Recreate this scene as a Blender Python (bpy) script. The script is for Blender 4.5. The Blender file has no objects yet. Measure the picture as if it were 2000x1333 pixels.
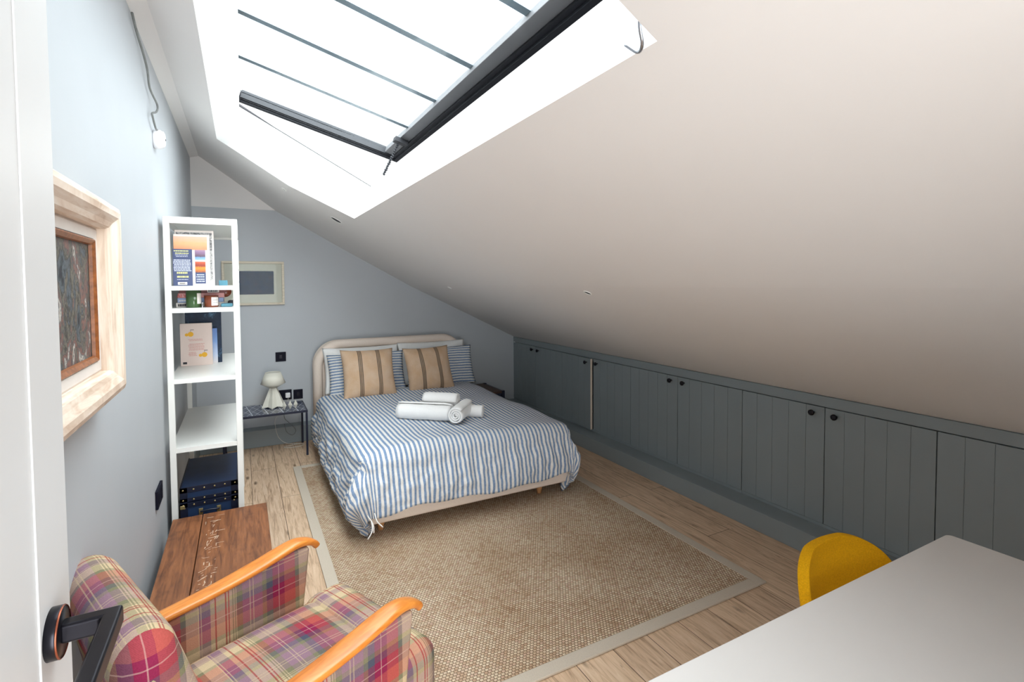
import bpy, bmesh, math, random
from mathutils import Vector, Matrix, noise
R = math.radians
C = bpy.context.scene.collection
random.seed(4)

# ------------------------------------------------------------------ camera
CX, CAMH, YAW, PITCH, ROLL, FPX, SY = .394, 1.57, .488, -.0372, -.0063, 994.4, -76.6
def make_camera():
    cy, sy, cp, sp = math.cos(YAW), math.sin(YAW), math.cos(PITCH), math.sin(PITCH)
    f = Vector((sy*cp, cy*cp, sp)); r = Vector((cy, -sy, 0)); u = r.cross(f)
    cr, sr = math.cos(ROLL), math.sin(ROLL)
    r2 = r*cr + u*sr; u2 = -r*sr + u*cr
    cd = bpy.data.cameras.new('camera'); cam = bpy.data.objects.new('camera', cd); C.objects.link(cam)
    m = Matrix((r2, u2, -f)).transposed().to_4x4(); m.translation = Vector((CX, 0, CAMH))
    cam.matrix_world = m
    cd.sensor_fit = 'HORIZONTAL'; cd.sensor_width = 36; cd.lens = FPX/2000*36; cd.shift_y = SY/2000; cd.clip_start = .02
    bpy.context.scene.camera = cam
make_camera()

# ------------------------------------------------------------------ sky, light, exposure
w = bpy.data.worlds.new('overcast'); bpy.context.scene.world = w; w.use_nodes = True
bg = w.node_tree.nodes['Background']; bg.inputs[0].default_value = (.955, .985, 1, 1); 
# overcast sky: brightest overhead and boosted behind the camera as fill through the added opening, dimmer low down to the side
wt = w.node_tree; tc = wt.nodes.new('ShaderNodeTexCoord'); sx_ = wt.nodes.new('ShaderNodeSeparateXYZ'); wt.links.new(tc.outputs['Generated'], sx_.inputs[0])
def wmath(op, a, b=0.):
    x = wt.nodes.new('ShaderNodeMath'); x.operation = op
    for i, v in enumerate((a, b)):
        if hasattr(v, 'links'): wt.links.new(v, x.inputs[i])
        else: x.inputs[i].default_value = v
    return x.outputs[0]
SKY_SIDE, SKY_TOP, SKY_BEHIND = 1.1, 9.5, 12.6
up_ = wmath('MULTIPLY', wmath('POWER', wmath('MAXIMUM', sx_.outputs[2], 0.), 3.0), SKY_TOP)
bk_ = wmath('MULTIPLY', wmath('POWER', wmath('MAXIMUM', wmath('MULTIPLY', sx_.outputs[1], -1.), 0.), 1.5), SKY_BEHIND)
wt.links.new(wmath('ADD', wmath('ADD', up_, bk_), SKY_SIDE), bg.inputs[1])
vs = bpy.context.scene.view_settings
vs.view_transform = 'Standard'; vs.look = 'None'; vs.gamma = 1; vs.use_curve_mapping = False; vs.exposure = 0.15
# portal over the rooflight: only guides the sampling of the sky through the opening
pl = bpy.data.lights.new('rooflight_portal', 'AREA'); pl.shape = 'RECTANGLE'; pl.size = 1.15; pl.size_y = 3.3
pl.cycles.is_portal = True
po = bpy.data.objects.new('rooflight_portal', pl); C.objects.link(po)
po.location = (.98, 2.35, 2.74); po.rotation_euler = (0, R(22), 0)

pl2 = bpy.data.lights.new('near_opening_portal', 'AREA'); pl2.shape = 'RECTANGLE'; pl2.size = .88; pl2.size_y = 2.04; pl2.cycles.is_portal = True  # sampling portal over the opening added in the near wall
po2 = bpy.data.objects.new('near_opening_portal', pl2); C.objects.link(po2); po2.location = (.64, -1.33, 1.02); po2.rotation_euler = (R(90), 0, 0)

# ------------------------------------------------------------------ room numbers
L, W, XB, YB = 5.573, 3.369, 3.22, 5.43       # back wall, cupboard fronts, plinth faces
YN = -1.25                                      # near wall behind the camera
PROF = [(0, 2.745), (.07, 2.765), (.325, 2.585), (.717, 2.294), (1.346, 1.936), (2.056, 1.548), (3.38, .900)]
def zc(x):
    for (a, za), (b, zb) in zip(PROF, PROF[1:]):
        if x <= b: return za + (zb-za)*(x-a)/(b-a)
    return PROF[-1][1]

# ------------------------------------------------------------------ materials
def sc(r, g, b):
    f = lambda c: ((c/255+.055)/1.055)**2.4 if c > 10 else c/255/12.92
    return (f(r), f(g), f(b), 1)
class NT:
    def __init__(s, name, rough=.5, spec=.5):
        s.m = bpy.data.materials.new(name); s.m.use_nodes = True; s.t = s.m.node_tree
        s.b = s.t.nodes['Principled BSDF']; s.b.inputs['Roughness'].default_value = rough
        s.b.inputs['Specular IOR Level'].default_value = spec
    def n(s, typ, **kw):
        x = s.t.nodes.new('ShaderNode'+typ)
        for k, v in kw.items():
            if isinstance(k, str) and hasattr(x, k): setattr(x, k, v)
        return x
    def l(s, a, b): s.t.links.new(a, b)
    def coord(s, kind='Object', scale=(1, 1, 1), rot=(0, 0, 0), loc=(0, 0, 0)):
        c = s.n('TexCoord'); mp = s.n('Mapping'); s.l(c.outputs[kind], mp.inputs[0])
        mp.inputs['Scale'].default_value = scale; mp.inputs['Rotation'].default_value = rot; mp.inputs['Location'].default_value = loc
        return mp.outputs[0]
    def noise(s, v, scale, detail=4, rough=.5, dist=0):
        x = s.n('TexNoise'); s.l(v, x.inputs['Vector']); x.inputs['Scale'].default_value = scale
        x.inputs['Detail'].default_value = detail; x.inputs['Roughness'].default_value = rough; x.inputs['Distortion'].default_value = dist
        return x.outputs['Fac']
    def ramp(s, f, stops, interp='LINEAR'):
        x = s.n('ValToRGB'); s.l(f, x.inputs[0]); e = x.color_ramp; e.interpolation = interp
        e.elements[0].position, e.elements[0].color = stops[0]; e.elements[1].position, e.elements[1].color = stops[-1]
        for p, c in stops[1:-1]:
            k = e.elements.new(p); k.color = c
        return x.outputs[0]
    def mix(s, f, a, b, blend='MIX'):
        x = s.n('Mix'); x.data_type = 'RGBA'; x.blend_type = blend
        for v, i in ((f, 0), (a, 6), (b, 7)):
            if hasattr(v, 'links'): s.l(v, x.inputs[i])
            else: x.inputs[i].default_value = v
        return x.outputs[2]
    def math(s, op, a, b=None, c=None):
        x = s.n('Math'); x.operation = op
        for i, v in enumerate((a, b, c)):
            if v is None: continue
            if hasattr(v, 'links'): s.l(v, x.inputs[i])
            else: x.inputs[i].default_value = v
        return x.outputs[0]
    def sep(s, v):
        x = s.n('SeparateXYZ'); s.l(v, x.inputs[0]); return x.outputs
    def bump(s, h, strength=.3, dist=.01):
        x = s.n('Bump'); s.l(h, x.inputs['Height']); x.inputs['Strength'].default_value = strength; x.inputs['Distance'].default_value = dist
        s.l(x.outputs[0], s.b.inputs['Normal'])
    def col(s, c):
        if hasattr(c, 'links'): s.l(c, s.b.inputs['Base Color'])
        else: s.b.inputs['Base Color'].default_value = c
def plain(name, c, rough=.5, var=.04, scale=30, bump=.0, metal=0, spec=.5, bs=200):
    k = NT(name, rough, spec); v = k.coord()
    f = k.noise(v, scale)
    d = tuple(x*(1-var) for x in c[:3])+(1,); e = tuple(min(1, x*(1+var)) for x in c[:3])+(1,)
    k.col(k.ramp(f, [(.3, d), (.7, e)])); k.b.inputs['Metallic'].default_value = metal
    if bump: k.bump(k.noise(v, bs, 2), bump, .002)
    return k.m
M = {}
M['wall'] = plain('blue_grey_wall_paint', sc(190, 194, 198), .55, .015, 3, .05)
M['ceiling'] = plain('warm_white_ceiling_paint', sc(236, 232, 229), .7, .008, 2, .04)
M['reveal'] = plain('white_reveal_paint', sc(240, 240, 238), .6, .008, 3)
M['cabinet'] = plain('grey_green_eggshell', sc(138, 147, 150), .42, .02, 4, .03)
M['white'] = plain('white_lacquer', sc(238, 237, 232), .32, .01, 5)
M['door_white'] = plain('white_door_paint', sc(226, 226, 226), .4, .01, 5)
M['desk'] = plain('white_laminate', sc(226, 223, 220), .33, .012, 3)
M['dark_frame'] = plain('dark_grey_aluminium', sc(24, 26, 32), .6, .05, 10, 0, 0, .3)
M['dark_gasket'] = plain('black_gasket', sc(26, 28, 34), .5, .05, 10)
M['light_frame'] = plain('grey_aluminium_face', sc(128, 128, 130), .45, .06, 8, 0, .2)
M['bar'] = plain('pale_grey_glazing_bar', sc(130, 138, 146), .5, .15, 9)
M['black'] = plain('black_plate', sc(20, 20, 34), .6, .05, 20, spec=.15)
M['bronze'] = plain('dark_bronze', sc(34, 33, 40), .3, .1, 30, 0, .7)
M['copper'] = plain('worn_copper_edge', sc(150, 84, 62), .35, .2, 60, 0, .8)
M['navy_metal'] = plain('navy_metal', sc(24, 30, 52), .35, .05, 20)
M['linen'] = plain('oatmeal_linen', sc(240, 224, 210), .9, .06, 260, .5, 0, .1, 500)
M['sheet'] = plain('white_cotton', sc(250, 249, 246), .85, .01, 40, .2, 0, .1)
M['towel'] = plain('white_towelling', sc(246, 245, 243), .95, .02, 200, .9, 0, .05, 350)
M['mustard'] = plain('mustard_wool', sc(216, 158, 18), .9, .12, 260, .6, 0, .1, 420)
M['plug'] = plain('white_plastic', sc(240, 238, 240), .35, .01, 10)
M['cable'] = plain('grey_cable', sc(120, 122, 120), .5, .15, 30)
M['cable_white'] = plain('white_cable', sc(222, 218, 210), .5, .02, 30)
M['brass'] = plain('brass', sc(190, 170, 120), .35, .1, 60, 0, .8)
M['chrome'] = plain('chrome', sc(170, 172, 178), .2, .05, 60, 0, .9)
M['lamp'] = plain('off_white_lamp', sc(232, 228, 214), .5, .02, 20)
M['trunk_blue'] = plain('navy_fibreboard', sc(24, 48, 82), .45, .12, 12)
M['trunk_dark'] = plain('dark_navy_binding', sc(16, 24, 46), .4, .1, 30)
M['beech'] = plain('pale_beech', sc(205, 150, 100), .5, .1, 20)
M['paper'] = plain('paper', sc(236, 228, 222), .6, .02, 30)
M['rug_border'] = plain('taupe_rug_binding', sc(200, 187, 170), .9, .05, 200, .4, 0, .1, 400)
M['cream_edge'] = plain('cream_door_edge', sc(226, 208, 190), .6, .02, 20)
M['dark_wood'] = plain('dark_walnut', sc(84, 58, 48), .5, .15, 30)

def glass():
    m = bpy.data.materials.new('clear_glass'); m.use_nodes = True; t = m.node_tree; t.nodes.clear()
    o = t.nodes.new('ShaderNodeOutputMaterial'); a = t.nodes.new('ShaderNodeBsdfTransparent'); a.inputs[0].default_value = (.93, .96, .97, 1)
    g = t.nodes.new('ShaderNodeBsdfGlossy'); g.inputs['Roughness'].default_value = .02
    x = t.nodes.new('ShaderNodeMixShader'); x.inputs[0].default_value = .04
    t.links.new(a.outputs[0], x.inputs[1]); t.links.new(g.outputs[0], x.inputs[2]); t.links.new(x.outputs[0], o.inputs[0])
    return m
M['glass'] = glass()
M['picture_glass'] = M['glass'].copy(); M['picture_glass'].name = 'picture_glass'
M['picture_glass'].node_tree.nodes['Mix Shader'].inputs[0].default_value = .003

def floor_mat():
    k = NT('oak_floorboards', .5, .3); v = k.coord(rot=(0, 0, R(90)))
    br = k.n('TexBrick'); k.l(v, br.inputs['Vector'])
    br.offset = .37; br.inputs['Scale'].default_value = 1; br.inputs['Brick Width'].default_value = 1.9; br.inputs['Row Height'].default_value = .19
    br.inputs['Mortar Size'].default_value = .0016; br.inputs['Mortar Smooth'].default_value = .1; br.inputs['Bias'].default_value = 0
    br.inputs['Color1'].default_value = (0, 0, 0, 1); br.inputs['Color2'].default_value = (1, 1, 1, 1); br.inputs['Mortar'].default_value = (.5, .5, .5, 1)
    rnd = br.outputs['Color']
    off = k.n('VectorMath'); off.operation = 'MULTIPLY_ADD'; k.l(rnd, off.inputs[0]); off.inputs[1].default_value = (7, 3, 0); k.l(v, off.inputs[2])
    mp = k.n('Mapping'); k.l(off.outputs[0], mp.inputs[0]); mp.inputs['Scale'].default_value = (1.2, 14, 1)
    g = k.noise(mp.outputs[0], 3.2, 8, .62, 1.2)
    grain = k.ramp(g, [(.25, sc(158, 132, 108)), (.5, sc(222, 196, 168)), (.75, sc(240, 220, 196))])
    tone = k.ramp(rnd, [(0, sc(184, 142, 106)), (.5, sc(216, 182, 146)), (1, sc(238, 212, 186))])
    c = k.mix(.6, grain, tone, 'MULTIPLY')
    c = k.mix(.5, c, grain)
    mp2 = k.n('Mapping'); k.l(off.outputs[0], mp2.inputs[0]); mp2.inputs['Scale'].default_value = (2.2, 7, 1)
    vo = k.n('TexVoronoi'); k.l(mp2.outputs[0], vo.inputs['Vector']); vo.inputs['Scale'].default_value = 1.1
    kn = k.ramp(vo.outputs['Distance'], [(0, (1, 1, 1, 1)), (.05, (.75, .75, .75, 1)), (.13, (0, 0, 0, 1))])
    c = k.mix(kn, c, sc(78, 58, 44))
    mp3 = k.n('Mapping'); k.l(off.outputs[0], mp3.inputs[0]); mp3.inputs['Scale'].default_value = (1.0, 5, 1)
    cr = k.ramp(k.noise(mp3.outputs[0], 2.3, 10, .75, 2.5), [(.61, (0, 0, 0, 1)), (.68, (.7, .7, .7, 1))])
    c = k.mix(cr, c, sc(92, 72, 56))
    c = k.mix(br.outputs['Fac'], c, sc(70, 54, 42))
    k.col(c); h = k.math('SUBTRACT', g, k.math('MULTIPLY', br.outputs['Fac'], 2.0)); k.bump(h, .25, .003)
    return k.m
M['floor'] = floor_mat()

def rug_mat():
    k = NT('sisal_basket_weave', .95, .05); v = k.coord()
    x, y, z = k.sep(v)
    # basket weave: knots of about 13 x 9 mm in staggered rows
    row = k.math('FLOOR', k.math('MULTIPLY', y, 78.))
    xs = k.math('ADD', k.math('MULTIPLY', x, 62.), k.math('MULTIPLY', row, .5))
    fx = k.math('ABSOLUTE', k.math('SUBTRACT', k.math('FRACT', xs), .5))
    fy = k.math('ABSOLUTE', k.math('SUBTRACT', k.math('FRACT', k.math('MULTIPLY', y, 78.)), .5))
    h = k.math('SUBTRACT', 1., k.math('MULTIPLY', k.math('MAXIMUM', fx, fy), 2.))
    cb = k.n('CombineXYZ'); k.l(k.math('FLOOR', xs), cb.inputs[0]); k.l(row, cb.inputs[1])
    wn = k.n('TexWhiteNoise'); k.l(cb.outputs[0], wn.inputs['Vector'])
    knot = k.ramp(wn.outputs['Value'], [(0, sc(214, 182, 154)), (.35, sc(238, 217, 188)), (.7, sc(250, 235, 209)), (1, sc(228, 196, 174))])
    c = k.mix(k.ramp(h, [(.02, (1, 1, 1, 1)), (.5, (0, 0, 0, 1))]), knot, sc(150, 124, 100))
    big = k.ramp(k.noise(v, 2.0, 3), [(.3, sc(225, 215, 205)), (.7, (1, 1, 1, 1))])
    c = k.mix(1, c, big, 'MULTIPLY')
    k.col(c); k.bump(h, .9, .006)
    return k.m
M['rug'] = rug_mat()

def stripe_mat(name, pitch, axis=0, rough=.85):
    k = NT(name, rough, .1); uv = k.coord('UV'); s = k.sep(uv)
    wob = k.math('MULTIPLY', k.noise(uv, 14, 3), .004)
    f = k.math('FRACT', k.math('DIVIDE', k.math('ADD', s[axis], wob), pitch))
    blue = k.ramp(k.noise(uv, 90, 3), [(.3, sc(112, 136, 168)), (.7, sc(138, 160, 190))])
    wht = k.ramp(k.noise(uv, 60, 3), [(.3, sc(224, 221, 216)), (.7, sc(236, 233, 228))])
    t = k.ramp(f, [(0, (0, 0, 0, 1)), (.08, (1, 1, 1, 1)), (.48, (1, 1, 1, 1)), (.56, (0, 0, 0, 1)), (1, (0, 0, 0, 1))])
    k.col(k.mix(t, wht, blue))
    k.bump(k.noise(uv, 26, 6, .65), .5, .012)
    return k.m
M['duvet'] = stripe_mat('blue_ticking_duvet', .0315, 0)
M['ticking'] = stripe_mat('blue_ticking_pillow', .028, 1)

def sack_mat():
    k = NT('hessian_with_grain_sack_stripes', .95, .05); uv = k.coord('UV'); x, y, z = k.sep(uv)
    base = k.ramp(k.noise(uv, 220, 4, .7), [(.3, sc(200, 170, 142)), (.7, sc(230, 204, 178))])
    big = k.ramp(k.noise(uv, 9, 3), [(.35, sc(246, 236, 224)), (.65, (1, 1, 1, 1))]); base = k.mix(1, base, big, 'MULTIPLY')
    # two bands, each of three fine dark lines with a slanting twill
    tot = None
    for c0 in (-.085, .085):
        for d in (-.013, 0, .013):
            a = k.math('LESS_THAN', k.math('ABSOLUTE', k.math('SUBTRACT', x, c0+d)), .0048)
            tot = a if tot is None else k.math('MAXIMUM', tot, a)
    tw = k.math('GREATER_THAN', k.math('FRACT', k.math('MULTIPLY', k.math('ADD', y, k.math('MULTIPLY', x, 1.3)), 62.)), .22)
    k.col(k.mix(k.math('MULTIPLY', tot, tw), base, sc(62, 56, 52)))
    k.bump(k.noise(uv, 320, 3), .6, .003)
    return k.m
M['sack'] = sack_mat()

def plaid_mat():
    k = NT('tartan_wool', .95, .08); uv = k.coord('UV'); x, y, z = k.sep(uv)
    cream, olive, mauve, navy, rasp, coral = sc(208, 186, 150), sc(132, 128, 100), sc(154, 122, 136), sc(84, 86, 102), sc(142, 44, 78), sc(186, 90, 82)
    seq = [(0, cream), (.15, olive), (.20, mauve), (.38, olive), (.42, navy), (.48, rasp), (.59, coral), (.70, olive), (.74, cream), (.84, mauve), (.93, cream)]
    P = .37
    def band(s, ph):
        f = k.math('FRACT', k.math('ADD', k.math('DIVIDE', s, P), ph))
        return f, k.ramp(f, seq+[(1, cream)], 'CONSTANT')
    fx, bx = band(x, .1); fy, by = band(y, .35)
    # twill: warp and weft threads alternate on a fine diagonal
    tw = k.math('FRACT', k.math('MULTIPLY', k.math('ADD', x, y), 260.))
    t = k.math('ADD', .36, k.math('MULTIPLY', tw, .28))
    c = k.mix(t, bx, by)
    def line(f, p, wd): return k.math('LESS_THAN', k.math('ABSOLUTE', k.math('SUBTRACT', f, p)), wd)
    red, pale, grn = sc(160, 42, 52), sc(222, 190, 176), sc(96, 98, 72)
    for f in (fx, fy):
        for p, cc, wd, a in ((.06, red, .006, .75), (.085, red, .005, .7), (.27, cream, .004, .5), (.30, cream, .004, .5), (.54, pale, .004, .35), (.84, cream, .004, .5), (.86, cream, .004, .5), (.975, red, .006, .7), (.12, grn, .005, .5), (.14, grn, .005, .5)):
            c = k.mix(k.math('MULTIPLY', line(f, p, wd), a), c, cc)
    fz = k.ramp(k.noise(uv, 300, 3, .7), [(.3, (.78, .78, .78, 1)), (.7, (1, 1, 1, 1))])
    c = k.mix(1, c, fz, 'MULTIPLY')
    k.col(c); k.bump(k.noise(uv, 420, 2), .5, .002)
    return k.m
M['plaid'] = plaid_mat()

def wood(name, cols, stretch=(3, 30, 30), rough=.35, scale=2.5, knots=0):
    k = NT(name, rough, .5); v = k.coord(scale=stretch)
    g = k.noise(v, scale, 8, .6, .8)
    c = k.ramp(g, [(.28, cols[0]), (.5, cols[1]), (.72, cols[2])])
    if knots:
        p = k.coord(scale=(1, 1, 1))
        c = k.mix(k.ramp(k.noise(p, 7, 5, .7), [(.56, (0, 0, 0, 1)), (.72, (.65, .65, .65, 1))]), c, sc(58, 32, 22))
    k.col(c); k.bump(g, .12, .002)
    return k.m
M['orange_wood'] = wood('varnished_beech_arm', [sc(190, 104, 34), sc(214, 130, 52), sc(226, 148, 70)], (3, 24, 24), .28)
M['chest'] = wood('old_stained_pine', [sc(84, 48, 28), sc(128, 78, 46), sc(154, 98, 60)], (26, 2.2, 20), .45, 2.2, 1)
M['limed'] = wood('limed_wood_moulding', [sc(196, 166, 142), sc(226, 206, 188), sc(240, 228, 216)], (30, 3, 3), .6, 2.2)
M['limed_v'] = wood('limed_wood_moulding_upright', [sc(196, 166, 142), sc(228, 210, 192), sc(240, 228, 216)], (30, 30, 2), .6, 2.2)
M['rust'] = plain('burnished_bronze_slip', sc(140, 82, 42), .4, .35, 70)
M['liner'] = plain('off_white_liner', sc(226, 216, 208), .6, .03, 20)
M['picture_wood'] = wood('pale_oak_frame', [sc(200, 186, 162), sc(216, 204, 182), sc(226, 216, 196)], (6, 30, 30), .5)
M['mount'] = plain('cream_mount', sc(226, 214, 194), .7, .02, 20)

def painting(name, cols, scale, seed, stretch=(1, 1, 1)):
    k = NT(name, .55, .4); v = k.coord(scale=stretch, loc=(seed, seed*.7, seed*.3))
    a = k.noise(v, scale, 6, .6, .8); b = k.noise(v, scale*2.6, 5, .6, .5)
    f = k.math('ADD', k.math('MULTIPLY', a, .65), k.math('MULTIPLY', b, .35))
    n = len(cols); k.col(k.ramp(f, [(.36+.28*i/(n-1), c) for i, c in enumerate(cols)]))
    k.bump(b, .5, .003)
    return k.m
M['floral'] = painting('dark_flower_oil_painting', [sc(40, 44, 52), sc(62, 70, 74), sc(92, 100, 106), sc(58, 54, 52), sc(112, 108, 96), sc(74, 74, 78), sc(132, 92, 80), sc(88, 94, 96), sc(200, 192, 182), sc(56, 62, 58)], 7, 3.1, (1, 1.6, 1))
M['seascape'] = painting('dark_blue_seascape', [sc(18, 22, 34), sc(24, 50, 84), sc(40, 50, 76), sc(20, 34, 56), sc(30, 54, 86), sc(84, 64, 62), sc(44, 70, 104)], 7, 1.2, (1, 1, 2.2))

def table_top_mat():
    k = NT('navy_tiles_with_fine_white_lines', .2, .5); v = k.coord(); x, y, z = k.sep(v)
    tot = None
    for s, p, ph in ((.35, .062, 0), (-.35, .062, .3), (.12, .124, .1)):
        f = k.math('FRACT', k.math('ADD', k.math('DIVIDE', k.math('ADD', x, k.math('MULTIPLY', y, s)), p), ph))
        a = k.math('LESS_THAN', f, .05); tot = a if tot is None else k.math('MAXIMUM', tot, a)
    k.col(k.mix(tot, k.ramp(k.noise(v, 20), [(.3, sc(34, 42, 66)), (.7, sc(52, 60, 86))]), sc(196, 200, 206)))
    return k.m
M['tiles'] = table_top_mat()
def sea_mat(name, stops, axis='z', lo=0, hi=1):
    k = NT(name, .4, .4); v = k.coord('Generated'); z = k.sep(v)[{'x': 0, 'y': 1, 'z': 2}[axis]]
    n = k.math('ADD', z, k.math('MULTIPLY', k.math('SUBTRACT', k.noise(v, 6, 5), .5), .25))
    k.col(k.ramp(n, stops)); return k.m
M['sunset'] = sea_mat('orange_sunset_print', [(0, sc(255, 150, 110)), (.5, sc(255, 176, 128)), (1, sc(255, 190, 170))])
M['dusk'] = sea_mat('dusk_beach_print', [(0, sc(150, 190, 225)), (.25, sc(120, 160, 205)), (.35, sc(100, 80, 90)), (.7, sc(140, 110, 140)), (1, sc(170, 140, 165))])
M['ember'] = sea_mat('fiery_sky_print', [(0, sc(110, 70, 70)), (.25, sc(235, 130, 50)), (.45, sc(255, 150, 60)), (.6, sc(150, 60, 45)), (1, sc(215, 100, 70))])
M['navy_cover'] = plain('navy_cover', sc(62, 74, 112), .4, .1, 12)
M['midnight'] = painting('midnight_blue_cover', [sc(16, 30, 52), sc(20, 40, 66), sc(26, 48, 72), sc(90, 130, 160)], 12, 5)
M['skyblue'] = sea_mat('blue_sky_cover', [(0, sc(225, 220, 220)), (.25, sc(190, 205, 230)), (.7, sc(110, 150, 210)), (1, sc(90, 130, 200))])
M['blush'] = plain('blush_cover', sc(232, 212, 202), .5, .02, 20)
M['mono'] = painting('black_and_white_photo_cover', [sc(40, 40, 44), sc(190, 188, 186), sc(90, 90, 92), sc(220, 218, 216)], 22, 2)
M['ink'] = plain('ink', sc(40, 38, 44), .5)
M['red_ink'] = plain('red_ink', sc(196, 40, 40), .5)
M['rose_ink'] = plain('rose_ink', sc(214, 150, 140), .6)
M['yellow_ink'] = plain('yellow_ink', sc(206, 204, 140), .6)
M['pale_ink'] = plain('pale_ink', sc(196, 200, 216), .6)
M['fruit'] = plain('orange_yellow_ink', sc(240, 180, 40), .6)
M['green_glass'] = plain('green_candle_glass', sc(60, 88, 50), .15, .1, 10)
M['amber'] = plain('brown_candle_glass', sc(126, 64, 42), .2, .1, 10)
M['pink_spine'] = plain('pink_spine', sc(214, 150, 148), .5)
M['blue_spine'] = plain('pale_blue_spine', sc(150, 172, 214), .5)
M['maroon'] = plain('maroon_spine', sc(112, 46, 44), .5)
M['teal'] = plain('teal_card', sc(90, 150, 170), .5)
M['scratch'] = plain('bare_wood_scratches', sc(196, 170, 146), .7)

# ------------------------------------------------------------------ helpers
def tag(o, label=None, cat=None, group=None, kind=None):
    if label: o['label'] = label
    if cat: o['category'] = cat
    if group: o['group'] = group
    if kind: o['kind'] = kind
    return o
def thing(name, label, cat, loc=(0, 0, 0), rot=0, group=None, tilt=None):
    o = bpy.data.objects.new(name, None); C.objects.link(o); o.location = loc
    o.rotation_euler = tilt if tilt else (0, 0, rot); o.empty_display_size = .05
    return tag(o, label, cat, group)
def wm(o):
    m = Matrix.Identity(4)
    while o: m = o.matrix_basis @ m; o = o.parent
    return m
def obj(name, bm, mat, parent=None, local=False, smooth=False, bevel=0, seg=2, sub=0, angle=40):
    me = bpy.data.meshes.new(name); bm.normal_update(); bm.to_mesh(me); bm.free()
    o = bpy.data.objects.new(name, me); C.objects.link(o)
    if parent:
        o.parent = parent
        if not local: me.transform(wm(parent).inverted())
    else:
        # put the origin at the base of the thing
        co = [v.co for v in me.vertices]
        c = Vector(((min(p.x for p in co)+max(p.x for p in co))/2, (min(p.y for p in co)+max(p.y for p in co))/2, min(p.z for p in co)))
        me.transform(Matrix.Translation(-c)); o.location = c
    for m in (mat if isinstance(mat, (list, tuple)) else [mat]): me.materials.append(m)
    if smooth:
        me.polygons.foreach_set('use_smooth', [True]*len(me.polygons))
    if bevel:
        b = o.modifiers.new('bevel', 'BEVEL'); b.width = bevel; b.segments = seg; b.limit_method = 'ANGLE'; b.angle_limit = R(angle)
        me.polygons.foreach_set('use_smooth', [True]*len(me.polygons))
        b.harden_normals = True
    if sub:
        s = o.modifiers.new('sub', 'SUBSURF'); s.levels = sub; s.render_levels = sub
    return o
def struct(name, bm, mat, parent=None, **k):
    o = obj(name, bm, mat, parent, **k); o['kind'] = 'structure'; return o
def NB(): return bmesh.new()
def quad(bm, *p):
    f = bm.faces.new([bm.verts.new(q) for q in p]); return f
def box(bm, x0, x1, y0, y1, z0, z1, m=0, mt=None):
    v = [bm.verts.new((x, y, z)) for x in (x0, x1) for y in (y0, y1) for z in (z0, z1)]
    if mt is not None:
        for a in v: a.co = mt @ a.co
    for i in ((0, 1, 3, 2), (4, 6, 7, 5), (0, 4, 5, 1), (2, 3, 7, 6), (0, 2, 6, 4), (1, 5, 7, 3)):
        f = bm.faces.new([v[j] for j in i]); f.material_index = m
    return bm
def B(*a, **k): return box(NB(), *a, **k)
def prism(bm, pts, a, b, axis=1, m=0):
    """pts: 2D outline; extruded from a to b along axis (0: pts are y,z; 1: x,z; 2: x,y)"""
    def P(p, t): return {0: (t, p[0], p[1]), 1: (p[0], t, p[1]), 2: (p[0], p[1], t)}[axis]
    v0 = [bm.verts.new(P(p, a)) for p in pts]; v1 = [bm.verts.new(P(p, b)) for p in pts]
    n = len(pts); fs = [bm.faces.new(v0), bm.faces.new(v1[::-1])]
    for i in range(n): fs.append(bm.faces.new((v0[i], v1[i], v1[(i+1) % n], v0[(i+1) % n])))
    for f in fs: f.material_index = m
    bmesh.ops.recalc_face_normals(bm, faces=fs)
    return bm
def lathe(bm, prof, c=(0, 0, 0), axis='z', n=32, m=0, cap=True):
    rings = []
    for r, h in prof:
        ring = []
        for i in range(n):
            a = 2*math.pi*i/n; p = Vector((r*math.cos(a), r*math.sin(a), h))
            if axis == 'x': p = Vector((p.z, p.x, p.y))
            if axis == 'y': p = Vector((p.x, p.z, p.y))
            ring.append(bm.verts.new(p+Vector(c)))
        rings.append(ring)
    fs = []
    for a, b in zip(rings, rings[1:]):
        for i in range(n): fs.append(bm.faces.new((a[i], a[(i+1) % n], b[(i+1) % n], b[i])))
    if cap: fs += [bm.faces.new(rings[0][::-1]), bm.faces.new(rings[-1])]
    for f in fs: f.material_index = m
    bmesh.ops.recalc_face_normals(bm, faces=fs)
    return bm
def smoothpath(pts, n=8):
    P = [Vector(p) for p in pts]; P = [P[0]*2-P[1]]+P+[P[-1]*2-P[-2]]; out = []
    for i in range(1, len(P)-2):
        for j in range(n):
            t = j/n; a, b, c, d = P[i-1:i+3]
            out.append(.5*((2*b)+(c-a)*t+(2*a-5*b+4*c-d)*t*t+(3*b-a-3*c+d)*t**3))
    out.append(P[-2]); return out
def tube(bm, pts, r, n=8, m=0, sm=0):
    P = smoothpath(pts, sm) if sm else [Vector(p) for p in pts]
    rings = []; a = None
    for i, p in enumerate(P):
        d = (P[min(i+1, len(P)-1)]-P[max(i-1, 0)]).normalized()
        if a is None:
            a = d.cross(Vector((0, 0, 1)))
            if a.length < .05: a = d.cross(Vector((1, 0, 0)))
        else: a = a-d*a.dot(d)
        a.normalize(); b = d.cross(a)
        rr = r(i/(len(P)-1)) if callable(r) else r
        rings.append([bm.verts.new(p+rr*(math.cos(2*math.pi*j/n)*a+math.sin(2*math.pi*j/n)*b)) for j in range(n)])
    for a, b in zip(rings, rings[1:]):
        for j in range(n): bm.faces.new((a[j], a[(j+1) % n], b[(j+1) % n], b[j])).material_index = m
    bm.faces.new(rings[0][::-1]).material_index = m; bm.faces.new(rings[-1]).material_index = m
    bmesh.ops.recalc_face_normals(bm, faces=bm.faces[:])
    return bm
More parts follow.
